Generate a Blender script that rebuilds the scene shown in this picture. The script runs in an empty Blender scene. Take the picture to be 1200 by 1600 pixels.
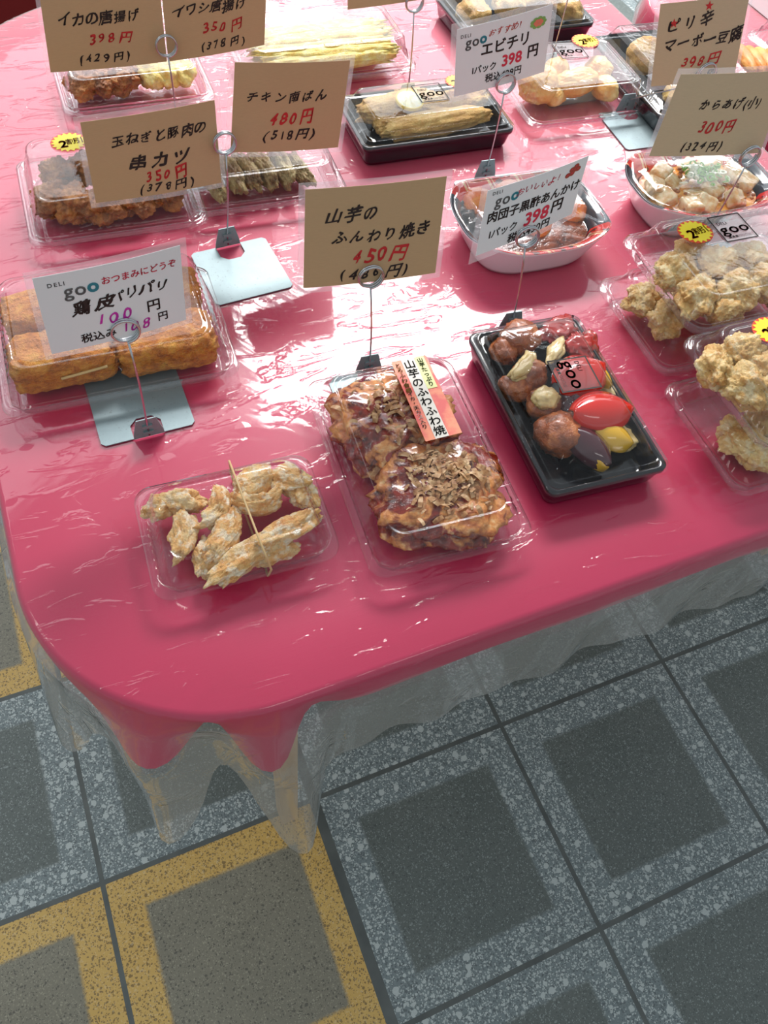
import bpy, math, random
from mathutils import Vector, Matrix, noise
from mathutils.bvhtree import BVHTree
PI = math.pi
S = bpy.context.scene
COL = S.collection
TZ = .740                       # height of the film that lies on the market table

# ------------------------------------------------------------------ camera
CAMR = (Vector((0.9203810, -0.3805215, 0.0900126)), Vector((0.2749860, 0.7935312, 0.5428544)),
        Vector((0.2779955, 0.4748807, -0.8349891)))         # right, up, forward
CAMC = Vector((0, 0, 1.42))
cd = bpy.data.cameras.new('camera'); cam = bpy.data.objects.new('camera', cd); COL.objects.link(cam)
cd.sensor_fit = 'HORIZONTAL'; cd.sensor_width = 36; cd.lens = 37.5; cd.clip_start = .02; cd.clip_end = 60
r_, u_, f_ = CAMR
cam.matrix_world = Matrix(((r_.x, u_.x, -f_.x, 0), (r_.y, u_.y, -f_.y, 0), (r_.z, u_.z, -f_.z, CAMC.z), (0, 0, 0, 1)))
S.camera = cam

# ------------------------------------------------------------------ world, lamps, exposure
w = bpy.data.worlds.new('World'); S.world = w; w.use_nodes = True
bg = w.node_tree.nodes['Background']; bg.inputs[0].default_value = (.86, .95, 1, 1); bg.inputs[1].default_value = .42
def area(name, loc, sx, sy, radiance, color=(1, 1, 1), rot=(0, 0, 0)):
    l = bpy.data.lights.new(name, 'AREA'); l.shape = 'RECTANGLE'; l.size = sx; l.size_y = sy
    l.energy = radiance * PI * sx * sy; l.color = color
    o = bpy.data.objects.new(name, l); COL.objects.link(o); o.location = loc; o.rotation_euler = rot; return o
area('arcade_skylight', (1.3, 4.6, 3.2), 6.5, 4.2, 1.75, (.95, .98, 1))
area('shop_lamp', (1.20, 2.34, 2.6), 1.25, .62, 30, (1, .97, .95))
area('far_shop_lamp', (1.25, 5.3, 2.6), 1.5, .6, 14, (1, .98, .95))
area('left_fill_lamp', (-1.7, 1.2, 2.6), 1.2, .3, 5, (1, .98, .95))  # unseen lamp added to brighten the floor left of the table
area('side_shop_lamp', (3.6, 3.3, 2.6), 1.6, .5, 9, (1, .97, .93))
area('front_fill', (.5, -1.3, 2.7), 1.2, .3, 2, (1, .97, .93))  # added fill from the viewer's side, kept out of the film's reflections
S.view_settings.view_transform = 'Standard'; S.view_settings.look = 'None'
S.view_settings.exposure = 0.38; S.view_settings.gamma = 1; S.view_settings.use_curve_mapping = False
S.cycles.transparent_max_bounces = 40; S.cycles.max_bounces = 14; S.cycles.transmission_bounces = 8

# ------------------------------------------------------------------ helpers
def at(px, py, z=TZ):
    d = CAMR[0] * ((px - 600) / 1250) + CAMR[1] * ((800 - py) / 1250) + CAMR[2]
    return CAMC + d * ((z - CAMC.z) / d.z)
def obj(name, V, F, m, parent=None, smooth=True, idx=None):
    me = bpy.data.meshes.new(name); me.from_pydata([tuple(v) for v in V], [], F)
    for k in (m if isinstance(m, (list, tuple)) else [m]): me.materials.append(k)
    if smooth: me.polygons.foreach_set('use_smooth', [True] * len(me.polygons))
    if idx: me.polygons.foreach_set('material_index', idx)
    me.update()
    o = bpy.data.objects.new(name, me); COL.objects.link(o)
    if parent: o.parent = parent
    return o
def tag(o, label, cat, group=None):
    o['label'] = label; o['category'] = cat
    if group: o['group'] = group
    return o
def thing(name, label, cat, loc=(0, 0, 0), rot=0, group=None):
    o = bpy.data.objects.new(name, None); COL.objects.link(o); o.location = loc; o.rotation_euler = (0, 0, rot)
    o.empty_display_size = .02
    return tag(o, label, cat, group)
def struct(o): o['kind'] = 'structure'; return o
def rr(w, l, r, z, step=.004, off=None):
    """points of a rounded rectangle; off(s) pushes the outline outward"""
    r = min(r, w / 2 - 1e-4, l / 2 - 1e-4); P = []
    na = 8
    for cx, cy, a0 in ((w/2-r, l/2-r, 0), (-w/2+r, l/2-r, PI/2), (-w/2+r, -l/2+r, PI), (w/2-r, -l/2+r, 1.5*PI)):
        for k in range(na + 1):
            a = a0 + PI/2*k/na; P.append((cx + r*math.cos(a), cy + r*math.sin(a), math.cos(a), math.sin(a)))
        ln = (w - 2*r) if a0 in (PI/2 - PI/2 + 0, PI) and False else None
    out = []; nx = max(2, int(w/step)); ny = max(2, int(l/step))
    for c in range(4):
        seg = P[c*(na+1):(c+1)*(na+1)]; out += seg
        a = seg[-1]; b = P[((c+1)*(na+1)) % len(P)]
        n = nx if c % 2 == 0 else ny
        for k in range(1, n):
            t = k/n; out.append((a[0]+(b[0]-a[0])*t, a[1]+(b[1]-a[1])*t, a[2], a[3]))
    if off is None: return [Vector((x, y, z)) for x, y, _, _ in out]
    return [Vector((x + nxx*off(i), y + nyy*off(i), z)) for i, (x, y, nxx, nyy) in enumerate(out)]
def rrn(w, l, r, z, ref, off=None):
    """as rr, with the same point count as an outline of size ref"""
    W, L = ref; base = rr(W, L, r, z); n = len(base); res = []
    # resample corner arcs and straights in the same pattern
    r = min(r, w/2-1e-4, l/2-1e-4); na = 8; nx = max(2, int(W/.004)); ny = max(2, int(L/.004))
    cs = ((w/2-r, l/2-r, 0), (-w/2+r, l/2-r, PI/2), (-w/2+r, -l/2+r, PI), (w/2-r, -l/2+r, 1.5*PI))
    pts = []
    for c, (cx, cy, a0) in enumerate(cs):
        for k in range(na+1):
            a = a0+PI/2*k/na; pts.append((cx+r*math.cos(a), cy+r*math.sin(a), math.cos(a), math.sin(a)))
        a = pts[-1]; cx2, cy2, a2 = cs[(c+1) % 4]; b = (cx2+r*math.cos(a2), cy2+r*math.sin(a2))
        m = nx if c % 2 == 0 else ny
        for k in range(1, m):
            t = k/m; pts.append((a[0]+(b[0]-a[0])*t, a[1]+(b[1]-a[1])*t, a[2], a[3]))
    for i, (x, y, ax, ay) in enumerate(pts):
        d = off(i) if off else 0; res.append(Vector((x+ax*d, y+ay*d, z)))
    return res
def loft(rings, cap0=True, cap1=True):
    V = []; F = []; n = len(rings[0]); rings = list(rings)
    def inner(R):
        c = sum(R, Vector())/len(R); return [c+(p-c)*.97 for p in R]
    if cap1: rings.append(inner(rings[-1]))
    if cap0: rings.insert(0, inner(rings[0]))
    for R in rings: V += R
    for k in range(len(rings)-1):
        a = k*n; b = a+n
        for i in range(n):
            j = (i+1) % n; F.append((a+i, a+j, b+j, b+i))
    if cap0: F.append(tuple(range(n-1, -1, -1)))
    if cap1: F.append(tuple(range((len(rings)-1)*n, len(rings)*n)))
    return V, F
def tube(pts, r, n=8, closed=False):
    V = []; F = []; m = len(pts); pts = [Vector(p) for p in pts]; up = None
    for i, p in enumerate(pts):
        a = pts[(i-1) % m] if (closed or i) else p; b = pts[(i+1) % m] if (closed or i < m-1) else p
        t = (b-a).normalized()
        if up is None: up = t.orthogonal().normalized()
        up = (up - t*up.dot(t)).normalized(); s = t.cross(up)
        for k in range(n):
            q = 2*PI*k/n; V.append(p + (up*math.cos(q) + s*math.sin(q))*r)
    for i in range(m if closed else m-1):
        for k in range(n):
            a = i*n+k; b = i*n+(k+1) % n; c = ((i+1) % m)*n+(k+1) % n; d = ((i+1) % m)*n+k; F.append((a, b, c, d))
    if not closed: F += [tuple(range(n-1, -1, -1)), tuple(range((m-1)*n, m*n))]
    return V, F
def box(x0, x1, y0, y1, z0, z1):
    V = [Vector((x, y, z)) for z in (z0, z1) for x, y in ((x0, y0), (x1, y0), (x1, y1), (x0, y1))]
    return V, [(3, 2, 1, 0), (4, 5, 6, 7), (0, 1, 5, 4), (1, 2, 6, 5), (2, 3, 7, 6), (3, 0, 4, 7)]
_ico = {}
def ico(n):
    if n not in _ico:
        import bmesh
        bm = bmesh.new(); bmesh.ops.create_icosphere(bm, subdivisions=n, radius=1)
        _ico[n] = ([v.co.copy() for v in bm.verts], [tuple(v.index for v in f.verts) for f in bm.faces]); bm.free()
    return _ico[n]

# ------------------------------------------------------------------ materials
class NT:
    def __init__(s, name):
        s.m = bpy.data.materials.new(name); s.m.use_nodes = True; s.t = s.m.node_tree; s.t.nodes.clear()
        s.out = s.n('ShaderNodeOutputMaterial')
    def n(s, k, **kw):
        x = s.t.nodes.new(k)
        for a, b in kw.items(): setattr(x, a, b)
        return x
    def l(s, a, b): s.t.links.new(a, b)
    def val(s, x, sock):
        if hasattr(x, 'is_linked'): s.l(x, sock)
        else: sock.default_value = x
    def math(s, op, a, b=0.0, c=None, clamp=False):
        x = s.n('ShaderNodeMath', operation=op); x.use_clamp = clamp; s.val(a, x.inputs[0]); s.val(b, x.inputs[1])
        if c is not None: s.val(c, x.inputs[2])
        return x.outputs[0]
    def mix(s, f, a, b, kind='MIX'):
        x = s.n('ShaderNodeMix', data_type='RGBA', blend_type=kind); s.val(f, x.inputs[0])
        for v, i in ((a, 6), (b, 7)):
            if hasattr(v, 'is_linked'): s.l(v, x.inputs[i])
            else: x.inputs[i].default_value = (*v, 1) if len(v) == 3 else v
        return x.outputs[2]
    def coord(s, which='Object', scale=None):
        c = s.n('ShaderNodeTexCoord').outputs[which]
        if scale:
            mp = s.n('ShaderNodeMapping'); s.l(c, mp.inputs[0]); mp.inputs[3].default_value = scale; c = mp.outputs[0]
        return c
    def noise(s, vec, scale, detail=3, rough=.55, dist=0):
        x = s.n('ShaderNodeTexNoise'); s.l(vec, x.inputs['Vector']); x.inputs['Scale'].default_value = scale
        x.inputs['Detail'].default_value = detail; x.inputs['Roughness'].default_value = rough
        x.inputs['Distortion'].default_value = dist; return x.outputs['Fac']
    def vor(s, vec, scale, out='Distance', feat='F1'):
        x = s.n('ShaderNodeTexVoronoi', feature=feat); s.l(vec, x.inputs['Vector']); x.inputs['Scale'].default_value = scale
        return x.outputs[out]
    def ramp(s, f, stops):
        x = s.n('ShaderNodeValToRGB'); s.l(f, x.inputs[0]); e = x.color_ramp.elements
        while len(e) < len(stops): e.new(.5)
        for k, (p, c) in enumerate(stops): e[k].position = p; e[k].color = (*c, 1) if len(c) == 3 else c
        return x.outputs[0]
    def bump(s, h, strength=.3, dist=.001, normal=None):
        x = s.n('ShaderNodeBump'); s.l(h, x.inputs['Height']); x.inputs['Strength'].default_value = strength
        x.inputs['Distance'].default_value = dist
        if normal is not None: s.l(normal, x.inputs['Normal'])
        return x.outputs[0]
    def pbr(s, color, rough=.5, metal=0, coat=0, spec=.5, nrm=None, sss=0, coatr=.05, sssr=(.01, .004, .002)):
        p = s.n('ShaderNodeBsdfPrincipled'); s.val(color if hasattr(color, 'is_linked') else (*color[:3], 1), p.inputs['Base Color'])
        s.val(rough, p.inputs['Roughness']); s.val(metal, p.inputs['Metallic']); s.val(coat, p.inputs['Coat Weight'])
        p.inputs['Coat Roughness'].default_value = coatr; p.inputs['Specular IOR Level'].default_value = spec
        if sss: p.inputs['Subsurface Weight'].default_value = sss; p.inputs['Subsurface Radius'].default_value = sssr; p.inputs['Subsurface Scale'].default_value = .6
        if nrm is not None: s.l(nrm, p.inputs['Normal'])
        return p
    def done(s, sh): s.l(sh.outputs[0] if hasattr(sh, 'outputs') else sh, s.out.inputs[0]); return s.m
def plain(name, c, rough=.5, metal=0, coat=0, spec=.5):
    t = NT(name); return t.done(t.pbr(c, rough, metal, coat, spec))
def clear(name, tint=(.97, .97, .98), haze=0.0, hazecol=(.9, .9, .9), rough=.05, gain=1.0, base=.0, bump=None, grazehaze=0.0, trans=.5, wide=0, gpow=2.0):
    t = NT(name); c = t.coord()
    geo = t.n('ShaderNodeNewGeometry'); ior = t.math('MULTIPLY_ADD', geo.outputs['Backfacing'], .6667-1.5, 1.5)
    nrm = None
    if bump: nrm = bump(t, c)
    fr = t.n('ShaderNodeFresnel'); t.l(ior, fr.inputs[0])
    if nrm is not None: t.l(nrm, fr.inputs[1])
    fac = t.math('MULTIPLY_ADD', fr.outputs[0], gain, base, clamp=True)
    tr = t.n('ShaderNodeBsdfTransparent'); tr.inputs[0].default_value = (*tint, 1)
    gl = t.n('ShaderNodeBsdfGlossy'); gl.inputs['Roughness'].default_value = rough
    if nrm is not None: t.l(nrm, gl.inputs['Normal'])
    body = tr
    if haze or grazehaze:
        df = t.n('ShaderNodeBsdfDiffuse'); df.inputs[0].default_value = (*hazecol, 1)
        tl = t.n('ShaderNodeBsdfTranslucent'); tl.inputs[0].default_value = (*hazecol, 1)
        hm = t.n('ShaderNodeMixShader'); hm.inputs[0].default_value = trans; t.l(df.outputs[0], hm.inputs[1]); t.l(tl.outputs[0], hm.inputs[2])
        mx = t.n('ShaderNodeMixShader')
        lw = t.n('ShaderNodeLayerWeight'); lw.inputs[0].default_value = .5
        g = t.math('POWER', lw.outputs['Facing'], gpow); t.l(t.math('MULTIPLY_ADD', g, grazehaze, haze, clamp=True), mx.inputs[0])
        t.l(tr.outputs[0], mx.inputs[1]); t.l(hm.outputs[0], mx.inputs[2]); body = mx
    if wide:
        g2 = t.n('ShaderNodeBsdfGlossy'); g2.inputs['Roughness'].default_value = .42; b2 = t.n('ShaderNodeMixShader'); b2.inputs[0].default_value = wide
        t.l(body.outputs[0], b2.inputs[1]); t.l(g2.outputs[0], b2.inputs[2]); body = b2
    m = t.n('ShaderNodeMixShader'); t.l(fac, m.inputs[0]); t.l(body.outputs[0], m.inputs[1]); t.l(gl.outputs[0], m.inputs[2])
    return t.done(m)
def streaks(t, c):
    mp = t.n('ShaderNodeMapping'); t.l(c, mp.inputs[0]); mp.inputs[3].default_value = (1, 1, .25); mp.inputs[2].default_value = (0, 0, .5)
    return t.bump(t.noise(mp.outputs[0], 60, 2, .5, .6), .35, .0010)
def wrinkle(t, c):
    a = t.noise(c, 3.2, 4, .5, 1.4); mp = t.n('ShaderNodeMapping'); t.l(c, mp.inputs[0]); mp.inputs[3].default_value = (1, 3.2, 1); mp.inputs[2].default_value = (0, 0, .5)
    b = t.noise(mp.outputs[0], 9, 3, .55, 2.2); k = t.ramp(b, [(.56, (0, 0, 0)), (.66, (1, 1, 1))])
    n1 = t.bump(a, .35, .006)
    n2 = t.bump(k, .4, .0014, n1)
    v = t.vor(c, 17, 'Distance'); kv = t.ramp(v, [(.0, (1, 1, 1)), (.16, (0, 0, 0))])
    return t.bump(kv, .5, .0010, n2)
PACK = clear('clear_pack_plastic', tint=(.985, .985, .99), haze=.008, rough=.06, gain=2.4, base=-.06, bump=streaks, grazehaze=.10)
LIDM = clear('clear_lid_plastic', tint=(.985, .985, .99), haze=.004, rough=.05, gain=2.2, base=-.065, bump=streaks, grazehaze=.06)
FILM = clear('table_film', haze=.012, hazecol=(.92, .9, .84), rough=.07, gain=1.35, base=.0, bump=wrinkle, grazehaze=.8, trans=.3, wide=.028, gpow=3.0)
LAM = clear('laminate', haze=.10, hazecol=(.95, .95, .97), rough=.08, gain=.9, grazehaze=.15)
def cloth_mat():
    t = NT('red_table_cloth'); c = t.coord()
    n = t.noise(c, 5, 3); col = t.mix(n, (.52, .004, .062), (.64, .008, .100))
    wv = t.noise(t.coord(scale=(60, 900, 60)), 1.0, 2)
    return t.done(t.pbr(col, .55, nrm=t.bump(wv, .15, .0004), spec=.3))
CLOTH = cloth_mat()
def crust(name, stops, scale=55, bumps=.9, rough=.5, coat=.15, fine=420, flour=None):
    t = NT(name); c = t.coord()
    oi = t.n('ShaderNodeObjectInfo').outputs['Random']; sh = t.n('ShaderNodeVectorMath', operation='ADD'); t.l(c, sh.inputs[0])
    cx = t.n('ShaderNodeCombineXYZ'); t.l(oi, cx.inputs[0]); t.l(t.math('MULTIPLY', oi, 7.3), cx.inputs[1]); t.l(cx.outputs[0], sh.inputs[1]); c = sh.outputs[0]
    n = t.noise(c, scale, 5, .62, .3); col = t.ramp(n, stops)
    fn = t.noise(c, fine, 3, .7)
    col = t.mix(t.math('MULTIPLY', fn, .28), col, stops[-1][1])
    if flour:
        m = t.ramp(t.noise(c, scale*1.7, 4, .6), [(.5, (0, 0, 0)), (.62, (1, 1, 1))]); col = t.mix(m, col, flour)
    h = t.math('ADD', t.math('MULTIPLY', t.noise(c, fine*.45, 4, .65), .8), fn)
    return t.done(t.pbr(col, rough, coat=coat, nrm=t.bump(h, min(bumps, 1), .0018*max(1, bumps*1.6)), sss=.15, coatr=.25))
PALE = crust('pale_fried_batter', [(.30, (.64, .22, .04)), (.48, (.84, .44, .13)), (.62, (.90, .64, .32))], 60, flour=(.94, .78, .56))
KARA = crust('light_fried_chicken', [(.30, (.48, .18, .03)), (.46, (.72, .41, .12)), (.64, (.84, .60, .26))], 45, flour=(.88, .70, .40))
BROWN = crust('brown_fried_chicken', [(.32, (.10, .022, .006)), (.5, (.34, .10, .016)), (.68, (.62, .26, .05))], 42)
GREENY = crust('herby_fried_chicken', [(.36, (.13, .045, .015)), (.5, (.33, .22, .08)), (.66, (.52, .42, .19))], 40)
GOLD = crust('golden_panko_crumb', [(.34, (.36, .07, .004)), (.5, (.66, .19, .012)), (.68, (.84, .38, .05))], 70, 1.8, fine=300)
BEIGE = crust('beige_panko_crumb', [(.32, (.42, .18, .035)), (.5, (.68, .38, .09)), (.66, (.80, .56, .19))], 42, 1.1)
TEMP = crust('smooth_fried_dough', [(.3, (.62, .22, .03)), (.5, (.80, .42, .10)), (.65, (.88, .66, .28))], 26, .4, rough=.4)
YELL = crust('yellow_tempura', [(.3, (.80, .46, .05)), (.5, (.92, .70, .16)), (.65, (.97, .86, .40))], 60, .8)
MEAT = crust('glazed_meatball', [(.3, (.10, .018, .006)), (.5, (.34, .07, .012)), (.66, (.60, .19, .045))], 60, .7, rough=.3, coat=.9)
ORNG = crust('orange_sauced_meatball', [(.3, (.55, .04, .005)), (.5, (.85, .16, .01)), (.66, (.92, .36, .04))], 40, .4, rough=.25, coat=1)
def okono_mat():
    t = NT('sauced_yam_cake'); c = t.coord()
    n = t.noise(c, 30, 4, .6, .8); b = t.noise(c, 70, 4, .6)
    batter = t.ramp(b, [(.35, (.40, .09, .015)), (.55, (.72, .29, .07)), (.7, (.86, .60, .30))])
    sauce = t.ramp(b, [(.35, (.055, .005, .002)), (.65, (.32, .022, .006))])
    k = t.ramp(n, [(.46, (0, 0, 0)), (.55, (1, 1, 1))]); col = t.mix(k, sauce, batter)
    rg = t.math('MULTIPLY_ADD', k, .3, .16)
    return t.done(t.pbr(col, rg, coat=.6, nrm=t.bump(t.noise(c, 150, 4, .6), .6, .0022), coatr=.1))
OKO = okono_mat()
FLAKE = (lambda t: t.done(t.pbr(t.ramp(t.noise(t.coord(), 120, 3), [(.35, (.24, .09, .03)), (.5, (.46, .24, .10)), (.68, (.70, .48, .27))]), .5, spec=.4)))(NT('bonito_flake'))
BLACKP = (lambda t: t.done(t.pbr((.006, .006, .009), .16, coat=.5, nrm=t.bump(t.noise(t.coord(), 90, 2), .12, .001))))(NT('black_tray_plastic'))
def steel(name, c, r, sc=14):
    t = NT(name); co = t.coord(); n = t.noise(co, sc*4, 4, .6); sp = t.ramp(t.noise(co, 320, 3, .7), [(.63, (0, 0, 0)), (.70, (1, 1, 1))])
    col = t.mix(t.math('MULTIPLY', sp, .5), t.mix(n, tuple(x*.82 for x in c), c), (.12, .10, .08))
    return t.done(t.pbr(col, r, metal=.55, nrm=t.bump(t.noise(t.coord(scale=(400, 20, 20)), 1, 2), .08, .0005)))
GALV = steel('galvanised_steel', (.30, .38, .40), .5)
WIRE = plain('steel_wire', (.52, .54, .56), .22, 1)
def paper(name, c, fib):
    t = NT(name); co = t.coord(); n = t.noise(t.coord(scale=(1, 1, 9)), 160, 4, .7)
    return t.done(t.pbr(t.mix(t.math('MULTIPLY', n, fib), c, tuple(x*.62 for x in c)), .75, coat=.35, coatr=.15))
KRAFT = paper('kraft_paper', (.56, .37, .195), .45)
KRAFT2 = paper('pale_kraft_paper', (.60, .47, .30), .5)
WHITEP = paper('white_paper', (.80, .82, .83), .06)
INK = plain('black_ink', (.022, .012, .010), .6)
RED = plain('red_ink', (.55, .018, .02), .6)
PRED = plain('printed_red', (.72, .03, .07), .6)
MAG = plain('magenta_ink', (.62, .03, .42), .6)
GREY = plain('grey_print', (.13, .13, .13), .6)
TEAL = plain('teal_print', (.02, .22, .28), .5)
YEL = plain('sticker_yellow', (.95, .76, .03), .45)
SRED = plain('sticker_red', (.78, .06, .02), .45)
LRED = (lambda t: t.done(t.pbr(t.ramp(t.noise(t.coord(), 45, 4), [(.4, (.78, .07, .06)), (.6, (.90, .26, .12))]), .45)))(NT('label_orange_red'))
CREAM = plain('label_cream', (.80, .74, .66), .5)
LGREEN = plain('label_yellow_green', (.80, .80, .34), .5)
RUBBER = plain('rubber_band', (.62, .42, .20), .5)
LEMON = (lambda t: t.done(t.pbr(t.ramp(t.noise(t.coord(), 120, 2), [(.4, (.86, .80, .40)), (.6, (.92, .90, .66))]), .3, coat=.5, sss=.3)))(NT('lemon_flesh'))
RIND = plain('lemon_rind', (.90, .68, .05), .4)
PEPR = plain('red_pepper', (.72, .015, .006), .12, coat=1)
PEPY = plain('yellow_pepper', (.82, .46, .02), .15, coat=1)
AUB = plain('aubergine_skin', (.06, .008, .016), .12, coat=1)
POTA = crust('pale_bamboo_shoot', [(.3, (.50, .30, .08)), (.5, (.72, .52, .20)), (.65, (.80, .64, .34))], 50, .3, rough=.3, coat=.6)
TOFU = (lambda t: t.done(t.pbr(t.ramp(t.noise(t.coord(), 90, 3), [(.35, (.70, .38, .12)), (.6, (.88, .74, .48))]), .25, coat=.7, sss=.3)))(NT('tofu'))
SCAL = plain('green_scallion', (.20, .50, .05), .3, coat=.5)
SCALW = plain('pale_scallion', (.72, .80, .58), .3, coat=.5)
SAUCE = (lambda t: (lambda n: t.done(t.pbr(t.ramp(n, [(.35, (.55, .13, .01)), (.5, (.80, .30, .03)), (.66, (.86, .5, .12))]), .12, coat=1, nrm=t.bump(n, .6, .004))))(t.noise(t.coord(), 60, 4, .6)))(NT('thick_orange_sauce'))
DKSAU = (lambda t: (lambda n: t.done(t.pbr(t.ramp(n, [(.35, (.04, .006, .003)), (.66, (.28, .06, .015))]), .12, coat=1, nrm=t.bump(n, .6, .003))))(t.noise(t.coord(), 60, 4, .6)))(NT('dark_red_sauce'))
BAMBOO = plain('bamboo', (.66, .46, .19), .5)
WHITEPL = plain('white_bowl_plastic', (.78, .74, .78), .25, coat=.4)
def rim_mat(name, a):
    t = NT(name); co = t.coord(); x = t.n('ShaderNodeSeparateXYZ'); t.l(co, x.inputs[0])
    s = t.math('FRACT', t.math('MULTIPLY', t.math('ADD', x.outputs[0], t.math('MULTIPLY', x.outputs[1], .4)), 24)); k = t.math('LESS_THAN', s, .10)
    k2 = t.math('MULTIPLY', t.math('GREATER_THAN', s, .17), t.math('LESS_THAN', s, .21))
    nz = t.math('GREATER_THAN', t.noise(co, 38, 2), .56)
    c = t.mix(nz, a, (.10, .004, .004)); c = t.mix(t.math('MULTIPLY', t.math('ADD', k, k2), .9), c, (.78, .55, .28))
    return t.done(t.pbr(c, .14, coat=1))
RIMR = rim_mat('red_and_gold_rim', (.62, .015, .012))
RIMK = plain('black_navy_rim', (.008, .018, .035), .12, coat=1)
WOOD = (lambda t: t.done(t.pbr(t.ramp(t.noise(t.coord(scale=(30, 30, 2)), 2, 4), [(.3, (.42, .26, .12)), (.7, (.62, .42, .22))]), .55)))(NT('table_wood'))

# ------------------------------------------------------------------ floor (structure)
TL = .35934; FX, FY = -.2203, .3056
def floor_mat():
    t = NT('terrazzo_tiles'); c = t.coord(); x = t.n('ShaderNodeSeparateXYZ'); t.l(c, x.inputs[0]); nd = t.n('ShaderNodeTexNoise'); t.l(c, nd.inputs[0]); nd.inputs['Scale'].default_value = 170; nd.inputs['Detail'].default_value = 2
    dv = t.n('ShaderNodeVectorMath', operation='MULTIPLY_ADD'); t.l(nd.outputs['Color'], dv.inputs[0]); dv.inputs[1].default_value = (.006, .006, .006); t.l(c, dv.inputs[2]); cw = dv.outputs[0]
    u = t.math('DIVIDE', t.math('SUBTRACT', x.outputs[0], FX), TL); v = t.math('DIVIDE', t.math('SUBTRACT', x.outputs[1], FY), TL)
    iu = t.math('FLOOR', u); iv = t.math('FLOOR', v); fu = t.math('FRACT', u); fv = t.math('FRACT', v)
    eu = t.math('MINIMUM', fu, t.math('SUBTRACT', 1, fu)); ev = t.math('MINIMUM', fv, t.math('SUBTRACT', 1, fv))
    e = t.math('MINIMUM', eu, ev)
    wob = t.math('MULTIPLY', t.math('SUBTRACT', t.noise(c, 160, 2), .5), .012)
    inner = t.ramp(t.math('ADD', e, wob), [(.145, (0, 0, 0)), (.162, (1, 1, 1))])
    # yellow tiles: left of column 1 in rows -1, +1
    left = t.math('LESS_THAN', u, 1.0)
    row = t.math('ADD', t.math('LESS_THAN', t.math('ABSOLUTE', t.math('ADD', v, .5)), .5), t.math('LESS_THAN', t.math('ABSOLUTE', t.math('SUBTRACT', v, 1.5)), .5), clamp=True)
    row = t.math('ADD', row, t.math('LESS_THAN', v, -2.0), clamp=True)
    yel = t.math('MULTIPLY', left, row)
    big = t.noise(c, 7, 3)
    def chips(scale, lo, hi, th):
        d = t.vor(cw, scale); r_ = t.vor(cw, scale, 'Color'); sep = t.n('ShaderNodeSeparateColor'); t.l(r_, sep.inputs[0])
        size = t.math('MULTIPLY_ADD', sep.outputs[0], hi-lo, lo)
        return t.math('MULTIPLY', t.math('LESS_THAN', d, size), t.math('GREATER_THAN', sep.outputs[1], th))
    wh = t.math('MAXIMUM', chips(75, .14, .46, .60), t.math('MAXIMUM', chips(170, .15, .45, .40), chips(330, .2, .55, .35)))
    whi = t.math('MAXIMUM', chips(150, .08, .34, .78), t.math('MAXIMUM', chips(310, .1, .45, .68), chips(470, .1, .5, .6)))
    dk = t.math('MAXIMUM', chips(190, .15, .45, .40), chips(360, .15, .55, .35))
    dki = t.math('MAXIMUM', chips(150, .1, .38, .5), chips(330, .1, .5, .40))
    fine = t.noise(c, 300, 3, .7)
    gb = t.mix(big, (.125, .175, .190), (.190, .240, .250)); gb = t.mix(t.math('MULTIPLY', dk, .75), gb, (.022, .034, .045)); gb = t.mix(t.math('MULTIPLY', wh, .85), gb, (.62, .69, .68))
    gi = t.mix(big, (.082, .105, .100), (.145, .165, .155)); gi = t.mix(t.math('MULTIPLY', dki, .6), gi, (.045, .058, .06)); gi = t.mix(t.math('MULTIPLY', whi, .6), gi, (.36, .42, .41))
    yb = t.mix(big, (.52, .31, .07), (.62, .43, .15)); yb = t.mix(t.math('MULTIPLY', dk, .75), yb, (.13, .085, .04)); yb = t.mix(t.math('MULTIPLY', whi, .3), yb, (.7, .6, .4))
    yi = t.mix(big, (.165, .155, .115), (.245, .230, .175)); yi = t.mix(t.math('MULTIPLY', dki, .8), yi, (.055, .052, .045)); yi = t.mix(t.math('MULTIPLY', whi, .4), yi, (.5, .48, .36))
    gb = t.mix(.35, gb, t.mix(fine, (.03, .03, .03), (.4, .45, .45))); gi = t.mix(.2, gi, t.mix(fine, (.0, .0, .0), (.25, .28, .27))); yi = t.mix(.2, yi, t.mix(fine, (.0, .0, .0), (.42, .4, .32)))
    g = t.mix(inner, gb, gi); y = t.mix(inner, yb, yi); col = t.mix(yel, g, y)
    gr = t.math('LESS_THAN', e, .011)
    wide = t.math('MULTIPLY', t.math('LESS_THAN', t.math('ABSOLUTE', t.math('SUBTRACT', u, .985)), .022), t.math('LESS_THAN', v, 1))
    grout = t.mix(t.noise(c, 20, 3), (.045, .055, .055), (.14, .155, .15))
    col = t.mix(t.math('MAXIMUM', gr, wide), col, grout)
    h = t.math('SUBTRACT', 1, t.math('MAXIMUM', gr, wide))
    return t.done(t.pbr(col, .42, nrm=t.bump(h, .8, .003), spec=.4))
struct(obj('floor', [(-4, -3, 0), (6, -3, 0), (6, 7, 0), (-4, 7, 0)], [(0, 1, 2, 3)], floor_mat(), smooth=False))

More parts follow.
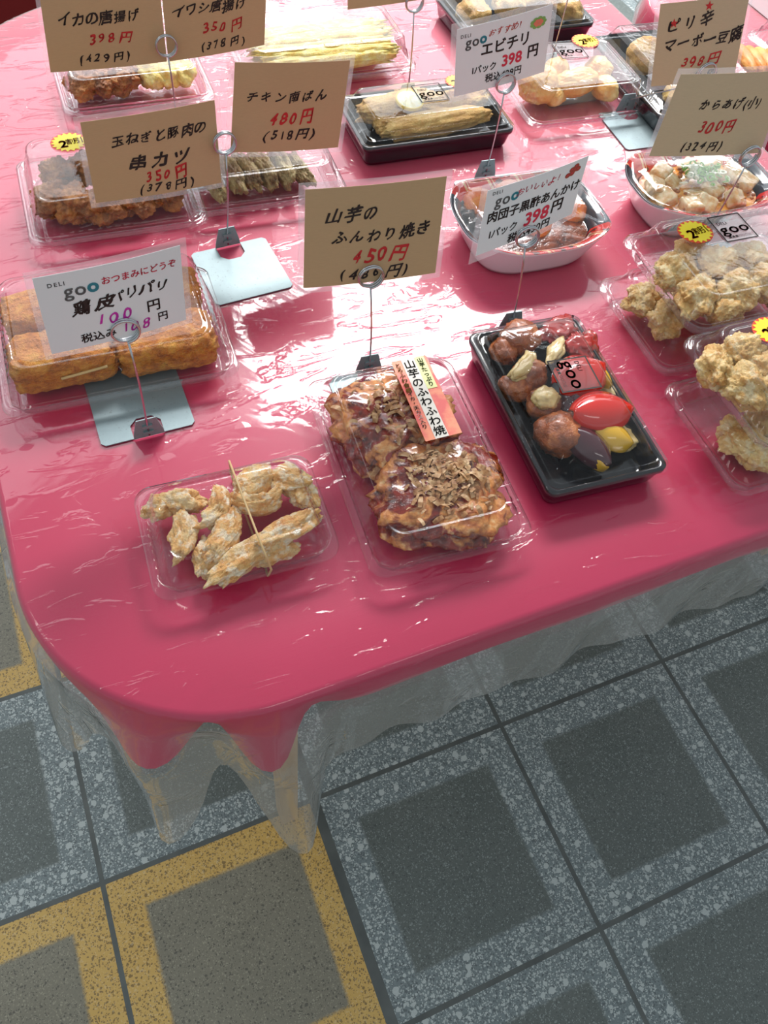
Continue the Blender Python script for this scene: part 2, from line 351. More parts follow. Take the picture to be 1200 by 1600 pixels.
# ------------------------------------------------------------------ tables, cloths, film
def outline(x0, x1, y0, y1, rFL, rFR, rBR, rBL, step=.008):
    """counter-clockwise from the front-left end of the front edge: (x, y, nx, ny, s)"""
    pts = []; s = 0
    def line(ax, ay, bx, by, nx, ny):
        nonlocal s
        L = math.hypot(bx-ax, by-ay); n = max(1, int(L/step))
        for k in range(n): pts.append((ax+(bx-ax)*k/n, ay+(by-ay)*k/n, nx, ny, s+L*k/n))
        s += L
    def arc(cx, cy, r, a0, a1):
        nonlocal s
        L = r*(a1-a0); n = max(4, int(L/step))
        for k in range(n):
            a = a0+(a1-a0)*k/n; pts.append((cx+r*math.cos(a), cy+r*math.sin(a), math.cos(a), math.sin(a), s+L*k/n))
        s += L
    line(x0+rFL, y0, x1-rFR, y0, 0, -1); arc(x1-rFR, y0+rFR, rFR, -PI/2, 0)
    line(x1, y0+rFR, x1, y1-rBR, 1, 0); arc(x1-rBR, y1-rBR, rBR, 0, PI/2)
    line(x1-rBR, y1, x0+rBL, y1, 0, 1); arc(x0+rBL, y1-rBL, rBL, PI/2, PI)
    line(x0, y1-rBL, x0, y0+rFL, -1, 0); arc(x0+rFL, y0+rFL, rFL, PI, 1.5*PI)
    T = s
    return [(x, y, nx, ny, q if q < T/2 else q-T) for x, y, nx, ny, q in pts]
def drape(name, out, top, drop, flare, mat, er=.007, parent=None, n=16, inset=.0):
    rings = []
    for k in range(4):                      # rounded edge
        a = PI/2*k/3; d = er*(1-math.sin(a)); zz = top - er*(1-math.cos(a))
        rings.append([Vector((x-nx*(d+inset), y-ny*(d+inset), zz)) for x, y, nx, ny, s in out])
    for k in range(1, n+1):
        t = k/n; R = []
        for x, y, nx, ny, s in out:
            D = drop(s) - er; o, side = flare(s, t)
            R.append(Vector((x+nx*(o-inset)-ny*side, y+ny*(o-inset)+nx*side, top-er-D*t)))
        rings.append(R)
    V, F = loft(rings, False, False); m = len(out)
    # flat top, filled with a smooth grid of inner rings
    V2 = []; cx = sum(p[0] for p in out)/m; cy = sum(p[1] for p in out)/m; base = len(V); prev = 0
    for q in (.9, .6, .3):
        for p in rings[0]: V2.append(Vector((cx+(p.x-cx)*q, cy+(p.y-cy)*q, top)))
        for i in range(m):
            j = (i+1) % m; F.append((prev+i, base+i, base+j, prev+j))
        prev = base; base += m
    V2.append(Vector((cx, cy, top)))
    for i in range(m): F.append((prev+i, base, prev+(i+1) % m))
    return obj(name, V+V2, F, mat, parent)
def gs(s, c, w): return math.exp(-((s-c)/w)**2)
def gb(s, c, w): return math.exp(-abs((s-c)/w)**3.2)
OUT = outline(-.127, 1.052, .230, 1.50, .20, .12, .08, .35)
# corner bells: centre (arc length from the start of the straight front edge), width, extra drop, flare
CB = [(-.128, .036, .050, .026), (-.022, .028, .066, .024)]
def cdrop(s):
    b = .046 + .004*math.sin(s*23) + sum(d*gb(s, c, w*1.2) for c, w, d, f in CB)
    return b - .012*gs(s, -.08, .03) - .022*gs(s, -.25, .05)
def cflare(s, t):
    return (sum(f*gs(s, c, w) for c, w, d, f in CB) - .016*gs(s, -.08, .03) - .012*gs(s, .02, .03))*t**1.2 + .001, 0
cloth = drape('table_cloth', OUT, TZ-.0015, cdrop, cflare, CLOTH)
tag(cloth, 'crimson cloth of the large food table, scalloped at its rounded near corner', 'tablecloth')
FB = [(-.262, .045, .10, .035), (-.128, .038, .148, .045), (-.004, .038, .205, .050)]
def fdrop(s):
    b = .176 + .012*math.sin(s*9+1) + .006*math.sin(s*31)
    return b + sum(d*gb(s, c, w*1.08) for c, w, d, f in FB) - .045*gs(s, -.070, .030) - .035*gs(s, -.208, .02)
def fflare(s, t):
    o = sum(f*gs(s, c, w*.8) for c, w, d, f in FB)*t - .030*gs(s, -.083, .03)*t - .02*gs(s, -.208, .02)*t - .02*gs(s, .06, .03)*t
    o = max(o, cflare(s, min(1, t*fdrop(s)/cdrop(s)))[0])
    return o + .005 + .004*t*math.sin(s*47)+.003*t*math.sin(s*83+1), 0
film = drape('plastic_film', OUT, TZ, fdrop, fflare, FILM, er=.009, n=22, inset=-.002)
tag(film, 'clear glossy plastic film over the crimson tablecloth, hanging below its front edge', 'plastic sheet')
tb = thing('market_table', 'wooden legged food table hidden under the crimson cloth and film', 'table', (.46, .86, 0))
V, F = loft([[Vector((x-nx*.012-.46, y-ny*.012-.86, z)) for x, y, nx, ny, s in OUT] for z in (.708, .736)])
obj('tabletop', V, F, WOOD, tb, False)
for lx, ly in ((.085, .300), (.90, .62), (.93, 1.40), (.12, 1.30)):
    V, F = box(lx-.46-.014, lx-.46+.014, ly-.86-.014, ly-.86+.014, 0, .708); obj('leg', V, F, WOOD, tb, False)
V, F = box(-.37, .47, -.20, -.18, .655, .708); obj('apron', V, F, WOOD, tb, False)
# neighbouring table at the right
OUT2 = outline(1.115, 2.3, .35, 1.36, .10, .1, .1, .14)
t2 = drape('table_cloth', OUT2, TZ-.0015, lambda s: .30+.02*math.sin(s*20), lambda s, t: (.012*math.sin(s*26)*t+.004, 0), CLOTH)
tag(t2, 'pink red cloth of the neighbouring table at the upper right edge of the picture', 'tablecloth')
f2 = drape('plastic_film', OUT2, TZ, lambda s: .36+.02*math.sin(s*13), lambda s, t: (.012*math.sin(s*26)*t+.009, 0), FILM, er=.012, inset=-.002)
tag(f2, 'clear film over the cloth of the neighbouring table at the upper right', 'plastic sheet')
tb2 = thing('market_table', 'neighbouring table under pink red cloth at the upper right edge', 'table', (1.7, .85, 0))
V, F = box(-.52, .54, -.42, .43, .708, .736); obj('tabletop', V, F, WOOD, tb2, False)
for lx, ly in ((-.48, -.4), (.5, -.4), (.5, .4), (-.48, .4)):
    V, F = box(lx-.015, lx+.015, ly-.015, ly+.015, 0, .708); obj('leg', V, F, WOOD, tb2, False)
# table with a dark red cloth beyond, only its hanging front shows at the upper left
OUT3 = outline(-1.6, .9, 2.02, 2.9, .06, .06, .06, .06)
DRED = plain('dark_red_cloth', (.20, .003, .003), .8)
t3 = drape('table_cloth', OUT3, .72, lambda s: .70, lambda s, t: (.012*math.sin(s*18)*t+.004, 0), DRED)
tag(t3, 'dark red cloth of the table behind, seen at the upper left corner', 'tablecloth')
tb3 = thing('market_table', 'table behind under a floor length dark red cloth at the upper left', 'table', (-.35, 2.46, 0))
V, F = box(-1.2, 1.2, -.42, .42, .69, .716); obj('tabletop', V, F, WOOD, tb3, False)
for lx, ly in ((-1.15, -.38), (1.15, -.38), (1.15, .38), (-1.15, .38)):
    V, F = box(lx-.02, lx+.02, ly-.02, ly+.02, 0, .69); obj('leg', V, F, WOOD, tb3, False)

# ------------------------------------------------------------------ lettering
_gl = {}
def glyph(ch, bold):
    k = ch
    if k not in _gl:
        cu = bpy.data.curves.new('glyph', 'FONT'); cu.body = ch; cu.size = 1; cu.resolution_u = 3
        o = bpy.data.objects.new('glyph', cu); COL.objects.link(o); me = bpy.data.meshes.new_from_object(o)
        V = [(v.co.x, v.co.y) for v in me.vertices]; F = [tuple(p.vertices) for p in me.polygons]
        bpy.data.objects.remove(o); bpy.data.curves.remove(cu); bpy.data.meshes.remove(me)
        wide = ord(ch) > 0x2000
        x1 = max((v[0] for v in V), default=.3)
        _gl[k] = (V, F, 1.0 if wide else x1 + .07)
    return _gl[k]
def write(items, fn, name, parent, mats, lift=.0004):
    """items: (text, cx, cy, size, material key, bold, hand, angle, vertical, spacing); one mesh per material"""
    by = {}
    for it in items:
        text, cx, cy, size, mk = it[:5]; o = dict(bold=.0, hand=0, ang=0, vert=False, sp=1.0, sx=1.0); o.update(it[5] if len(it) > 5 else {})
        rnd = random.Random(text + str(cx)); V, F = by.setdefault((mk, text, cx), ([], []))
        adv = [(0 if o['vert'] else 1) * glyph(c, o['bold'])[2] * o['sp'] for c in text]
        if o['vert']: adv = [1.02*o['sp']]*len(text)
        tot = sum(adv); pos = 0; ca, sa = math.cos(o['ang']), math.sin(o['ang'])
        for ch, ad in zip(text, adv):
            gv, gf, wd = glyph(ch, o['bold']); b = len(V); h = o['hand']
            jx, jy, jr, js = (rnd.uniform(-.05, .05)*h, rnd.uniform(-.07, .07)*h, rnd.uniform(-.14, .14)*h, 1+rnd.uniform(-.14, .10)*h)
            sh = .22*h; seed = rnd.uniform(0, 50)
            bo = o['bold']; shifts = [(0, 0)] + ([(bo, 0), (-bo, 0), (0, bo), (0, -bo), (bo*.7, bo*.7), (-bo*.7, -bo*.7), (bo*.7, -bo*.7), (-bo*.7, bo*.7)] if bo > .004 else [])
            for x, y in [(p+dx, q+dy) for dx, dy in shifts for p, q in gv]:
                x -= wd/2; y -= .36
                if h:
                    nx = noise.noise(Vector((x*2.2+seed, y*2.2, 0)))*.10*h; ny = noise.noise(Vector((x*2.2, y*2.2+seed, 9)))*.10*h
                    x += nx + y*sh; y += ny + x*.10*h
                x, y = (x*math.cos(jr)-y*math.sin(jr))*js, (x*math.sin(jr)+y*math.cos(jr))*js*(.92 if h else 1)
                if o['vert']: X, Y = x*o['sx']+jx, tot/2-pos-ad/2+y+jy
                else: X, Y = (pos+ad/2-tot/2+x)*o['sx']+jx, y+jy
                X, Y = X*size, Y*size
                V.append(fn(cx+X*ca-Y*sa, cy+X*sa+Y*ca, lift))
            F += [tuple(b+m*len(gv)+i for i in f) for m in range(len(shifts)) for f in gf]; pos += ad
    res = []
    for (mk, *_), (V, F) in by.items(): res.append(obj(name, V, F, mats[mk], parent, False))
    return res
MK = dict(k=INK, r=RED, p=PRED, m=MAG, g=GREY, t=TEAL, s=SRED, y=YEL)

# ------------------------------------------------------------------ price cards and their stands
def ring_stand(label, base, ring, yaw, tab='back'):
    """base: point under the wire, ring: centre of the wire coil; the steel plate lies on the film"""
    o = thing('card_stand', label, 'price card stand', (base[0], base[1], TZ), yaw, 'wire card stands on steel plates')
    inv = Matrix.Rotation(-yaw, 3, 'Z'); rc = inv @ (Vector(ring) - Vector((base[0], base[1], TZ)))
    s = -1 if tab == 'back' else 1        # plate runs toward the viewer, or away from him
    w, d = .049, .098; T = .0012
    P = [(-.016, 0), (-w+.004, 0), (-w, s*.004), (-w, s*(d-.004)), (-w+.004, s*d), (w-.004, s*d), (w, s*(d-.004)), (w, s*.004), (w-.004, 0), (.016, 0), (.016, s*.018), (.008, s*.026), (-.008, s*.026), (-.016, s*.018)]
    if s < 0: P = P[::-1]
    P = P[::-1]
    n = len(P); V = [Vector((x, y, .0006)) for x, y in P] + [Vector((x, y, .0006+T)) for x, y in P]
    F = [tuple(range(n-1, -1, -1)), tuple(range(n, 2*n))] + [(i, (i+1) % n, n+(i+1) % n, n+i) for i in range(n)]
    obj('base_plate', V, F, GALV, o, False)
    # upright tab with two raised straps that grip the wire
    TT = [(-.016, 0), (.016, 0), (.0155, .006), (.010, .027), (-.010, .027), (-.0155, .006)]
    V = [Vector((x, y0, z+.001)) for y0 in (-.0006, .0006) for x, z in TT]; m = len(TT)
    F = [tuple(range(m)), tuple(range(2*m-1, m-1, -1))] + [(i+m, (i+1) % m+m, (i+1) % m, i) for i in range(m)]
    tb_ = obj('tab', V, F, GALV, o, False)
    for z in (.009, .018):
        V, F = box(-.0052, .0052, -.0030, -.0006, z-.0018, z+.0018); obj('strap', V, F, GALV, tb_, False)
    R = .0125
    top = rc + Vector((0, -.002, -R))
    pts = [Vector((0, -.0017, .004)), Vector((0, -.0017, .02))] + [Vector((0, -.0017, .02)).lerp(top, t) + Vector((.0015*math.sin(t*3), 0, 0)) for t in (.25, .5, .75, 1)]
    V, F = tube(pts, .0011, 8); obj('wire', V, F, WIRE, o)
    pts = [rc + Vector((R*math.sin(a), (a/(2*PI))*.0026-.004, -R*math.cos(a))) for a in [2*PI*k/30 for k in range(0, 68)]]
    V, F = tube(pts, .00125, 8); obj('ring', V, F, WIRE, o)
    return o
def card(label, Q, mat, items, curl=.003, margin=.006, cat='price card', name='price_card', pics=()):
    """Q: paper corners TL TR BR BL; laminate is a margin wider; texts are children of the paper"""
    Q = [Vector(q) for q in Q]; c0 = sum(Q, Vector())/4
    o = thing(name, label, cat, c0, 0, 'price cards held by wire stands')
    Q = [q-c0 for q in Q]; W = ((Q[1]-Q[0]).length+(Q[2]-Q[3]).length)/2; H = ((Q[0]-Q[3]).length+(Q[1]-Q[2]).length)/2
    N = (Q[1]-Q[0]).cross(Q[0]-Q[3]).normalized()
    def fn(x, y, l):                       # x,y in metres from the centre of the paper
        u = x/W+.5; v = .5-y/H
        p = (Q[0]*(1-u)+Q[1]*u)*(1-v)+(Q[3]*(1-u)+Q[2]*u)*v
        return p + N*(l + curl*math.sin(PI*max(-.1, min(1.1, u))))
    def sheet(nm, ex, l0, l1, m):
        nx, ny = 14, 6; V = []; F = []
        for l in (l0, l1):
            for j in range(ny+1):
                for i in range(nx+1): V.append(fn((i/nx-.5)*(W+2*ex), (j/ny-.5)*(H+2*ex), l))
        k = (nx+1)*(ny+1)
        for j in range(ny):
            for i in range(nx):
                a = j*(nx+1)+i; F.append((a+k, a+1+k, a+nx+2+k, a+nx+1+k)); F.append((a+nx+1, a+nx+2, a+1, a))
        for i in range(nx):
            F.append((i, i+1, i+1+k, i+k)); a = ny*(nx+1)+i; F.append((a+k, a+1+k, a+1, a))
        for j in range(ny):
            a = j*(nx+1); F.append((a+k, a+nx+1+k, a+nx+1, a)); a += nx; F.append((a, a+nx+1, a+nx+1+k, a+k))
        return obj(nm, V, F, m, o, False)
    sheet('laminate', margin, -.0004, -.0001, LAM)
    pp = sheet('paper', 0, 0, .0003, mat)
    it2 = [(t, (u-.5)*W, (.5-v)*H, s*H, mk, *rest) for t, u, v, s, mk, *rest in items]
    for (t, *_), part in zip([0], []): pass
    write(it2, fn, 'lettering', pp, MK, .0006)
    for kind, u, v, s in pics:
        cx, cy, s = (u-.5)*W, (.5-v)*H, s*H
        def disc(px, py, rx, ry, m, l, nm):
            n = 14; obj(nm, [fn(cx+px*s+rx*s*math.cos(2*PI*k/n), cy+py*s+ry*s*math.sin(2*PI*k/n), l) for k in range(n)], [tuple(range(n))], m, pp, False)
        if kind == 'star':
            obj('star', [fn(cx+s*(1 if k % 2 == 0 else .42)*math.sin(PI*k/5), cy+s*(1 if k % 2 == 0 else .42)*math.cos(PI*k/5), .0006) for k in range(10)], [tuple(range(9, -1, -1))], RED, pp, False)
        elif kind == 'prawn':
            for k in range(9):
                a = 2*PI*k/9; disc(1.0*math.cos(a), .55*math.sin(a), .42, .28, plain('leaf_print', (.22, .42, .10), .6) if k == 0 else bpy.data.materials['leaf_print'], .0006+.00003*k, 'picture')
            for k in range(6):
                a = 2*PI*k/6; disc(.5*math.cos(a), .26*math.sin(a), .34, .26, plain('prawn_print', (.75, .20, .12), .6) if k == 0 else bpy.data.materials['prawn_print'], .001+.00003*k, 'picture')
        elif kind == 'meatballs':
            for k, (px, py) in enumerate(((-.85, -.45), (-.1, -.35), (.35, .15), (-.25, .3), (.45, .65), (.9, .1))):
                disc(px, py, .50, .42, plain('meat_print', (.36, .05, .03), .5) if k == 0 else bpy.data.materials['meat_print'], .0006+.00003*k, 'picture')
                disc(px-.1, py+.12, .16, .1, PRED, .0009+.00003*k, 'picture')
    return o
H_ = lambda b=.027, ang=0, sp=1.0, **k: dict(bold=b, hand=1, ang=ang, sp=sp, **k)
B_ = lambda b=.02, ang=0, sp=1.0, **k: dict(bold=b, hand=0, ang=ang, sp=sp, **k)
# front row
card('kraft price card reading 450 yen, standing behind the sauced yam cake pack', [(.2129, .5941, .9739), (.3506, .586, .9683), (.3474, .5702, .8673), (.2064, .5788, .8753)], KRAFT,
     [('山芋の', .33, .27, .155, 'k', H_(sp=1.15)), ('ふんわり焼き', .55, .49, .15, 'k', H_(sp=1.12)), ('450円', .56, .705, .21, 'r', H_(.03, sp=1.35, sx=.82)), ('(486円)', .52, .89, .15, 'k', H_(sp=1.5))])
card('white price card reading 100 yen in magenta, over the breaded cutlet pack', [(-.0302, .5653, .9569), (.0939, .5827, .9486), (.0888, .5784, .8671), (-.0354, .5611, .8764)], WHITEP,
     [('DELI', .13, .12, .07, 'g', B_(.01, sp=1.25)), ('go', .245, .22, .22, 'g', B_(.02)), ('o', .365, .21, .22, 't', B_(.04)), ('おつまみにどうぞ', .69, .19, .105, 'p', B_(.018)),
      ('鶏皮', .35, .47, .20, 'k', H_(.035, sp=1.25)), ('パリパリ', .67, .42, .17, 'k', H_(.03)), ('100', .48, .67, .20, 'm', H_(.02, sp=1.5)), ('円', .76, .66, .17, 'k', B_()),
      ('税込み', .34, .88, .13, 'k', B_()), ('108', .62, .86, .18, 'm', H_(.015, sp=1.45)), ('円', .82, .84, .13, 'k', B_())])
card('white price card with meatball picture reading 398 yen, before the red rimmed bowl', [(.4101, .6012, .9311), (.5288, .6077, .9461), (.5228, .5976, .8838), (.4056, .5897, .8598)], WHITEP,
     [('DELI', .10, .07, .07, 'g', B_(.01, sp=1.2)), ('go', .17, .20, .24, 'g', B_(.02)), ('o', .285, .18, .24, 't', B_(.04)), ('おいしいよ！', .53, .17, .14, 'p', H_(.01)),
      ('肉団子黒酢あんかけ', .515, .44, .185, 'k', B_(.028)), ('398', .57, .69, .30, 'p', B_(.03)), ('円', .78, .67, .23, 'k', B_(.03)),
      ('1パック', .23, .72, .155, 'k', B_()), ('税込430円', .52, .915, .17, 'k', B_(.025))], margin=.007, pics=[('meatballs', .86, .16, .10)])
# second row
card('kraft price card reading 350 yen, left of the wire ring, over the fried chicken pack', [(.0506, .8183, .9281), (.1931, .8291, .9262), (.1913, .8235, .8302), (.0468, .8128, .838)], KRAFT,
     [('玉ねぎと豚肉の', .55, .27, .155, 'k', H_(sp=1.05)), ('串カツ', .53, .56, .24, 'k', H_(.03, sp=1.1)), ('350円', .57, .745, .20, 'r', H_(.032, sp=1.35, sx=.8)), ('(378円)', .56, .90, .15, 'k', H_(sp=1.4))])
card('kraft price card reading 480 yen, right of the same wire ring', [(.2185, .8304, .9626), (.3503, .8343, .9472), (.3389, .8305, .8468), (.2055, .8266, .8643)], KRAFT,
     [('チキン南ばん', .46, .37, .145, 'k', H_(sp=1.12)), ('480円', .53, .60, .20, 'r', H_(.03, sp=1.3, sx=.8)), ('(518円)', .52, .80, .15, 'k', H_(sp=1.4))])
card('white price card with prawn picture reading 398 yen, right of the fried fish tray', [(.5017, .8733, .9454), (.6297, .8744, .9615), (.6379, .8688, .8812), (.5093, .8677, .8657)], WHITEP,
     [('DELI', .09, .12, .07, 'g', B_(.01, sp=1.2)), ('go', .165, .215, .21, 'g', B_(.02)), ('o', .275, .20, .21, 't', B_(.04)), ('おすすめ！', .52, .155, .125, 's', H_(.008)),
      ('エビチリ', .52, .38, .215, 'k', B_(.025)), ('398', .60, .62, .235, 'p', B_(.03)), ('円', .83, .60, .21, 'k', B_(.03)), ('1パック', .30, .66, .13, 'k', B_()), ('税込429円', .52, .83, .14, 'k', B_())], margin=.007, pics=[('prawn', .855, .20, .105)])
card('pale kraft price card reading 300 yen, above the tofu bowl', [(.6725, .6705, .9794), (.8222, .6589, .9725), (.8226, .6439, .8782), (.6606, .6575, .8919)], KRAFT2,
     [('からあげ(小)', .54, .36, .155, 'k', H_(sp=1.08)), ('300円', .50, .63, .20, 'r', H_(.03, sp=1.3, sx=.85)), ('(324円)', .42, .87, .155, 'k', H_(sp=1.25))])
card('pale kraft price card with two red stars reading 398 yen, top right', [(.7721, .8489, .9601), (.8918, .8293, .9718), (.9122, .813, .8704), (.7913, .8332, .8615)], KRAFT2,
     [('ピリ辛', .35, .25, .19, 'k', H_(sp=1.15, ang=.1)), ('マーボー豆腐', .54, .48, .18, 'k', H_(ang=.05)), ('398円', .55, .72, .175, 'r', H_(.02, sp=1.3)), ('(429円)', .60, .92, .13, 'k', H_())], pics=[('star', .17, .24, .06), ('star', .54, .08, .06)])
# back row
card('kraft price card reading 398 yen, left one of the joined pair at the top left', [(.0557, 1.0505, .9589), (.1903, 1.0456, .9568), (.1857, 1.0389, .8588), (.0444, 1.0439, .8596)], KRAFT,
     [('イカの唐揚げ', .46, .42, .16, 'k', H_()), ('398円', .54, .65, .17, 'r', H_(.02, sp=1.25)), ('(429円)', .47, .87, .14, 'k', H_(sp=1.35))], margin=.005)
card('kraft price card reading 350 yen, right one of the joined pair at the top', [(.1918, 1.0455, .9567), (.3224, 1.0413, .9608), (.3129, 1.0351, .8673), (.1873, 1.0388, .8587)], KRAFT,
     [('イワシ唐揚げ', .44, .42, .16, 'k', H_()), ('350円', .57, .66, .18, 'r', H_(.02, sp=1.25)), ('(378円)', .56, .87, .14, 'k', H_(sp=1.35))], margin=.005)
card('kraft price card mostly cut off by the top edge of the picture', [(.4472, 1.0935, .9733), (.5996, 1.0841, .9857), (.5938, 1.0739, .8851), (.4469, 1.0831, .8753)], KRAFT, [])
ring_stand('wire stand holding the 450 yen card, its foot behind the sauced yam cake pack', (.282, .569), (.2735, .569, .882), -.05)
ring_stand('wire stand holding the 100 yen card, its plate in front of the breaded cutlet pack', (.029, .5555), (.031, .567, .881), -.0, 'front')
ring_stand('wire stand holding the meatball card, its foot behind the black tray', (.473, .582), (.462, .585, .877), -.1)
ring_stand('wire stand holding the 350 and 480 yen cards, its plate lying bare on the film', (.192, .822), (.198, .821, .881), .06)
ring_stand('wire stand holding the prawn card, its foot behind the red rimmed bowl', (.579, .864), (.578, .862, .878), -.05)
ring_stand('wire stand holding the 300 yen card, its foot behind the stacked packs', (.80, .645), (.8, .638, .882), -.05)
ring_stand('wire stand of the two starred card, its plate behind the tofu bowl', (.878, .962), (.86, .815, .882), -.06)
ring_stand('wire stand holding the joined pair of cards at the top left', (.187, 1.04), (.186, 1.032, .882), 0)
ring_stand('wire stand holding the cut off card at the top edge', (.546, 1.07), (.54, 1.069, .883), 0)
ring_stand('wire stand at the top edge, its ring cut off by the picture', (.812, 1.098), (.815, 1.10, .90), 0)

# ------------------------------------------------------------------ stickers on lids
def sunburst(parent, x, y, z, r=.021, rot=0):
    n = 18; o = obj('discount_sticker', [Vector((x+r*1.12*math.cos(2*PI*k/40), y+r*1.0*math.sin(2*PI*k/40), z+.0003)) for k in range(40)], [tuple(range(40))], SRED, parent, False)
    obj('burst', [Vector((x+(r*1.1 if k % 2 == 0 else r*.88)*math.cos(PI*k/n), y+(r if k % 2 == 0 else r*.80)*math.sin(PI*k/n), z+.0006)) for k in range(2*n)], [tuple(range(2*n))], YEL, o, False)
    ca, sa = math.cos(rot), math.sin(rot)
    fn = lambda X, Y, l: Vector((x+X*ca-Y*sa, y+X*sa+Y*ca, z+.0007+l))
    write([('2', -r*.35, -r*.12, r*1.0, 's', B_(.03)), ('割引', r*.35, -r*.0, r*.62, 's', B_(.01, sp=.8))], fn, 'lettering', o, MK, .0003)
def goo(parent, x, y, z, s=.046, rot=0):
    ca, sa = math.cos(rot), math.sin(rot)
    fn = lambda X, Y, l: Vector((x+X*ca-Y*sa, y+X*sa+Y*ca, z+l))
    b = s/2; t = .0019; V = [fn(X, Y, .0005) for X, Y in ((-b, -b), (b, -b), (b, b), (-b, b), (-b+t, -b+t), (b-t, -b+t), (b-t, b-t), (-b+t, b-t))]
    o = obj('brand_sticker', V, [(0, 1, 5, 4), (1, 2, 6, 5), (2, 3, 7, 6), (3, 0, 4, 7)], INK, parent, False)
    obj('film', [fn(X, Y, .0004) for X, Y in ((-b, -b), (b, -b), (b, b), (-b, b))], [(0, 1, 2, 3)], LAM, o, False)
    write([('DELI', -s*.22, s*.20, s*.15, 'k', B_(.015)), ('goo', s*.02, -s*.02, s*.48, 'k', B_(.015, sx=1.1)), ('■■■○○○|||', 0, -s*.34, s*.10, 'k', B_(0))], fn, 'lettering', o, MK, .0006)

# ------------------------------------------------------------------ packs
def clamshell(label, c, wl, hb, hl, z=TZ, rot=-.055, r=.018, group='clear food packs', slope=.016, sag=0, tilt=0, lidflat=0.0, ripple=.0006):
    w, l = wl; ref = (w, l)
    o = thing('food_pack', label, 'food pack', (c[0], c[1], z+.0008), rot, group); o.rotation_euler = (tilt, 0, rot)
    rib = lambda a: (lambda i: a*math.sin(i*1.7))
    R = [rrn(w-.040, l-.040, r*.8, .003, ref), rrn(w-.036, l-.036, r*.8, .0006, ref), rrn(w-.030, l-.030, r, .0006, ref), rrn(w-.022, l-.022, r, .006, ref, rib(ripple)),
         rrn(w-.017, l-.017, r, hb-.006, ref, rib(ripple)), rrn(w-.013, l-.013, r, hb-.001, ref), rrn(w-.010, l-.010, r, hb-.003, ref), rrn(w-.004, l-.004, r, hb-.003, ref), rrn(w, l, r, hb-.0035, ref), rrn(w+.0006, l+.0006, r, hb-.0055, ref)]
    V, F = loft(R, True, False); obj('base', V, F, PACK, o)
    s = slope
    R = [rrn(w+.0012, l+.0012, r, hb-.004, ref), rrn(w, l, r, hb, ref), rrn(w-.003, l-.003, r, hb+.0004, ref), rrn(w-.0045, l-.0045, r, hb+.0022, ref), rrn(w-.006, l-.006, r, hb+.0005, ref), rrn(w-.009, l-.009, r, hb+.004, ref), rrn(w-.012, l-.012, r, hb+.0045, ref), rrn(w-.015, l-.015, r, hb+.001, ref),
         rrn(w-.018, l-.018, r, hb+.0015, ref), rrn(w-.018-s*.4, l-.018-s*.4, r, hb+hl*.45, ref, rib(ripple)), rrn(w-.0205-s*.4, l-.0205-s*.4, r, hb+hl*.49, ref), rrn(w-.0205-s*.5, l-.0205-s*.5, r, hb+hl*.56, ref), rrn(w-.018-s, l-.018-s, r, hb+hl-.004, ref, rib(ripple)), rrn(w-.021-s, l-.021-s, r, hb+hl-.001, ref), rrn(w-.026-s, l-.026-s, r*.9, hb+hl, ref), rrn(w-.029-s, l-.029-s, r*.9, hb+hl-.0012, ref), rrn(w-.034-s, l-.034-s, r*.9, hb+hl-.0012, ref), rrn(w-.037-s, l-.037-s, r*.9, hb+hl-.0002, ref)]
    V, F = loft(R, False, True); obj('lid', V, F, LIDM, o)
    return o
def tray(label, c, wl, hb, hl, z=TZ, rot=-.055, group='black trays with clear lids', nest=False):
    w, l = wl; ref = (w, l); r = .010
    o = thing('food_tray', label, 'food tray', (c[0], c[1], z+.0008), rot, group)
    R = [rrn(w-.016, l-.016, r, .0, ref), rrn(w-.014, l-.014, r, .0, ref), rrn(w-.010, l-.010, r, .006, ref), rrn(w-.004, l-.004, r, hb-.008, ref), rrn(w, l, r, hb-.006, ref), rrn(w, l, r, hb, ref), rrn(w-.002, l-.002, r, hb+.001, ref),
         rrn(w-.010, l-.010, r, hb+.001, ref), rrn(w-.013, l-.013, r, hb-.002, ref), rrn(w-.026, l-.026, r, .008, ref), rrn(w-.032, l-.032, r, .005, ref)]
    V, F = loft(R, True, True); obj('base', V, F, BLACKP, o)
    R = [rrn(w+.005, l+.005, r+.002, hb-.001, ref), rrn(w+.003, l+.003, r+.002, hb+.0022, ref), rrn(w-.008, l-.008, r, hb+.0026, ref), rrn(w-.012, l-.012, r, hb+.0055, ref), rrn(w-.016, l-.016, r, hb+.0055, ref), rrn(w-.020, l-.020, r, hb+.003, ref),
         rrn(w-.034, l-.034, r, hb+hl*.6, ref), rrn(w-.045, l-.045, r, hb+hl-.001, ref), rrn(w-.050, l-.050, r, hb+hl, ref)]
    V, F = loft(R, False, True); obj('lid', V, F, LIDM, o)
    return o
def nugget(name, label, cat, loc, dim, rot, seed, m, amp=.22, freq=1.6, lvl=4, group=None, p=2.0, bend=0.0, fine=.05, tilt=(0, 0), parent=None):
    Vb, F = ico(lvl); V = []; sd = Vector((seed*3.17, seed*1.91, seed*.77))
    for v in Vb:
        if p != 2.0:
            k = (abs(v.x)**p+abs(v.y)**p+abs(v.z)**p)**(-1/p); q = v*k
        else: q = v.copy()
        d = 1 + amp*noise.noise(v*freq+sd) * 1.6 + amp*.5*noise.noise(v*freq*2.7+sd) + fine*noise.noise(v*9+sd)*1.4 + fine*.6*noise.noise(v*19+sd)
        q = q*d; q = Vector((q.x*dim[0]/2, q.y*dim[1]/2, q.z*dim[2]/2))
        if bend:
            R_ = dim[0]/bend; a = q.x/R_; q = Vector(((R_-q.y)*math.sin(a), R_-(R_-q.y)*math.cos(a), q.z))
        V.append(q)
    o = obj(name, V, F, m, parent); o.location = loc; o.rotation_euler = (tilt[0], tilt[1], rot)
    if not parent: tag(o, label, cat, group)
    return o
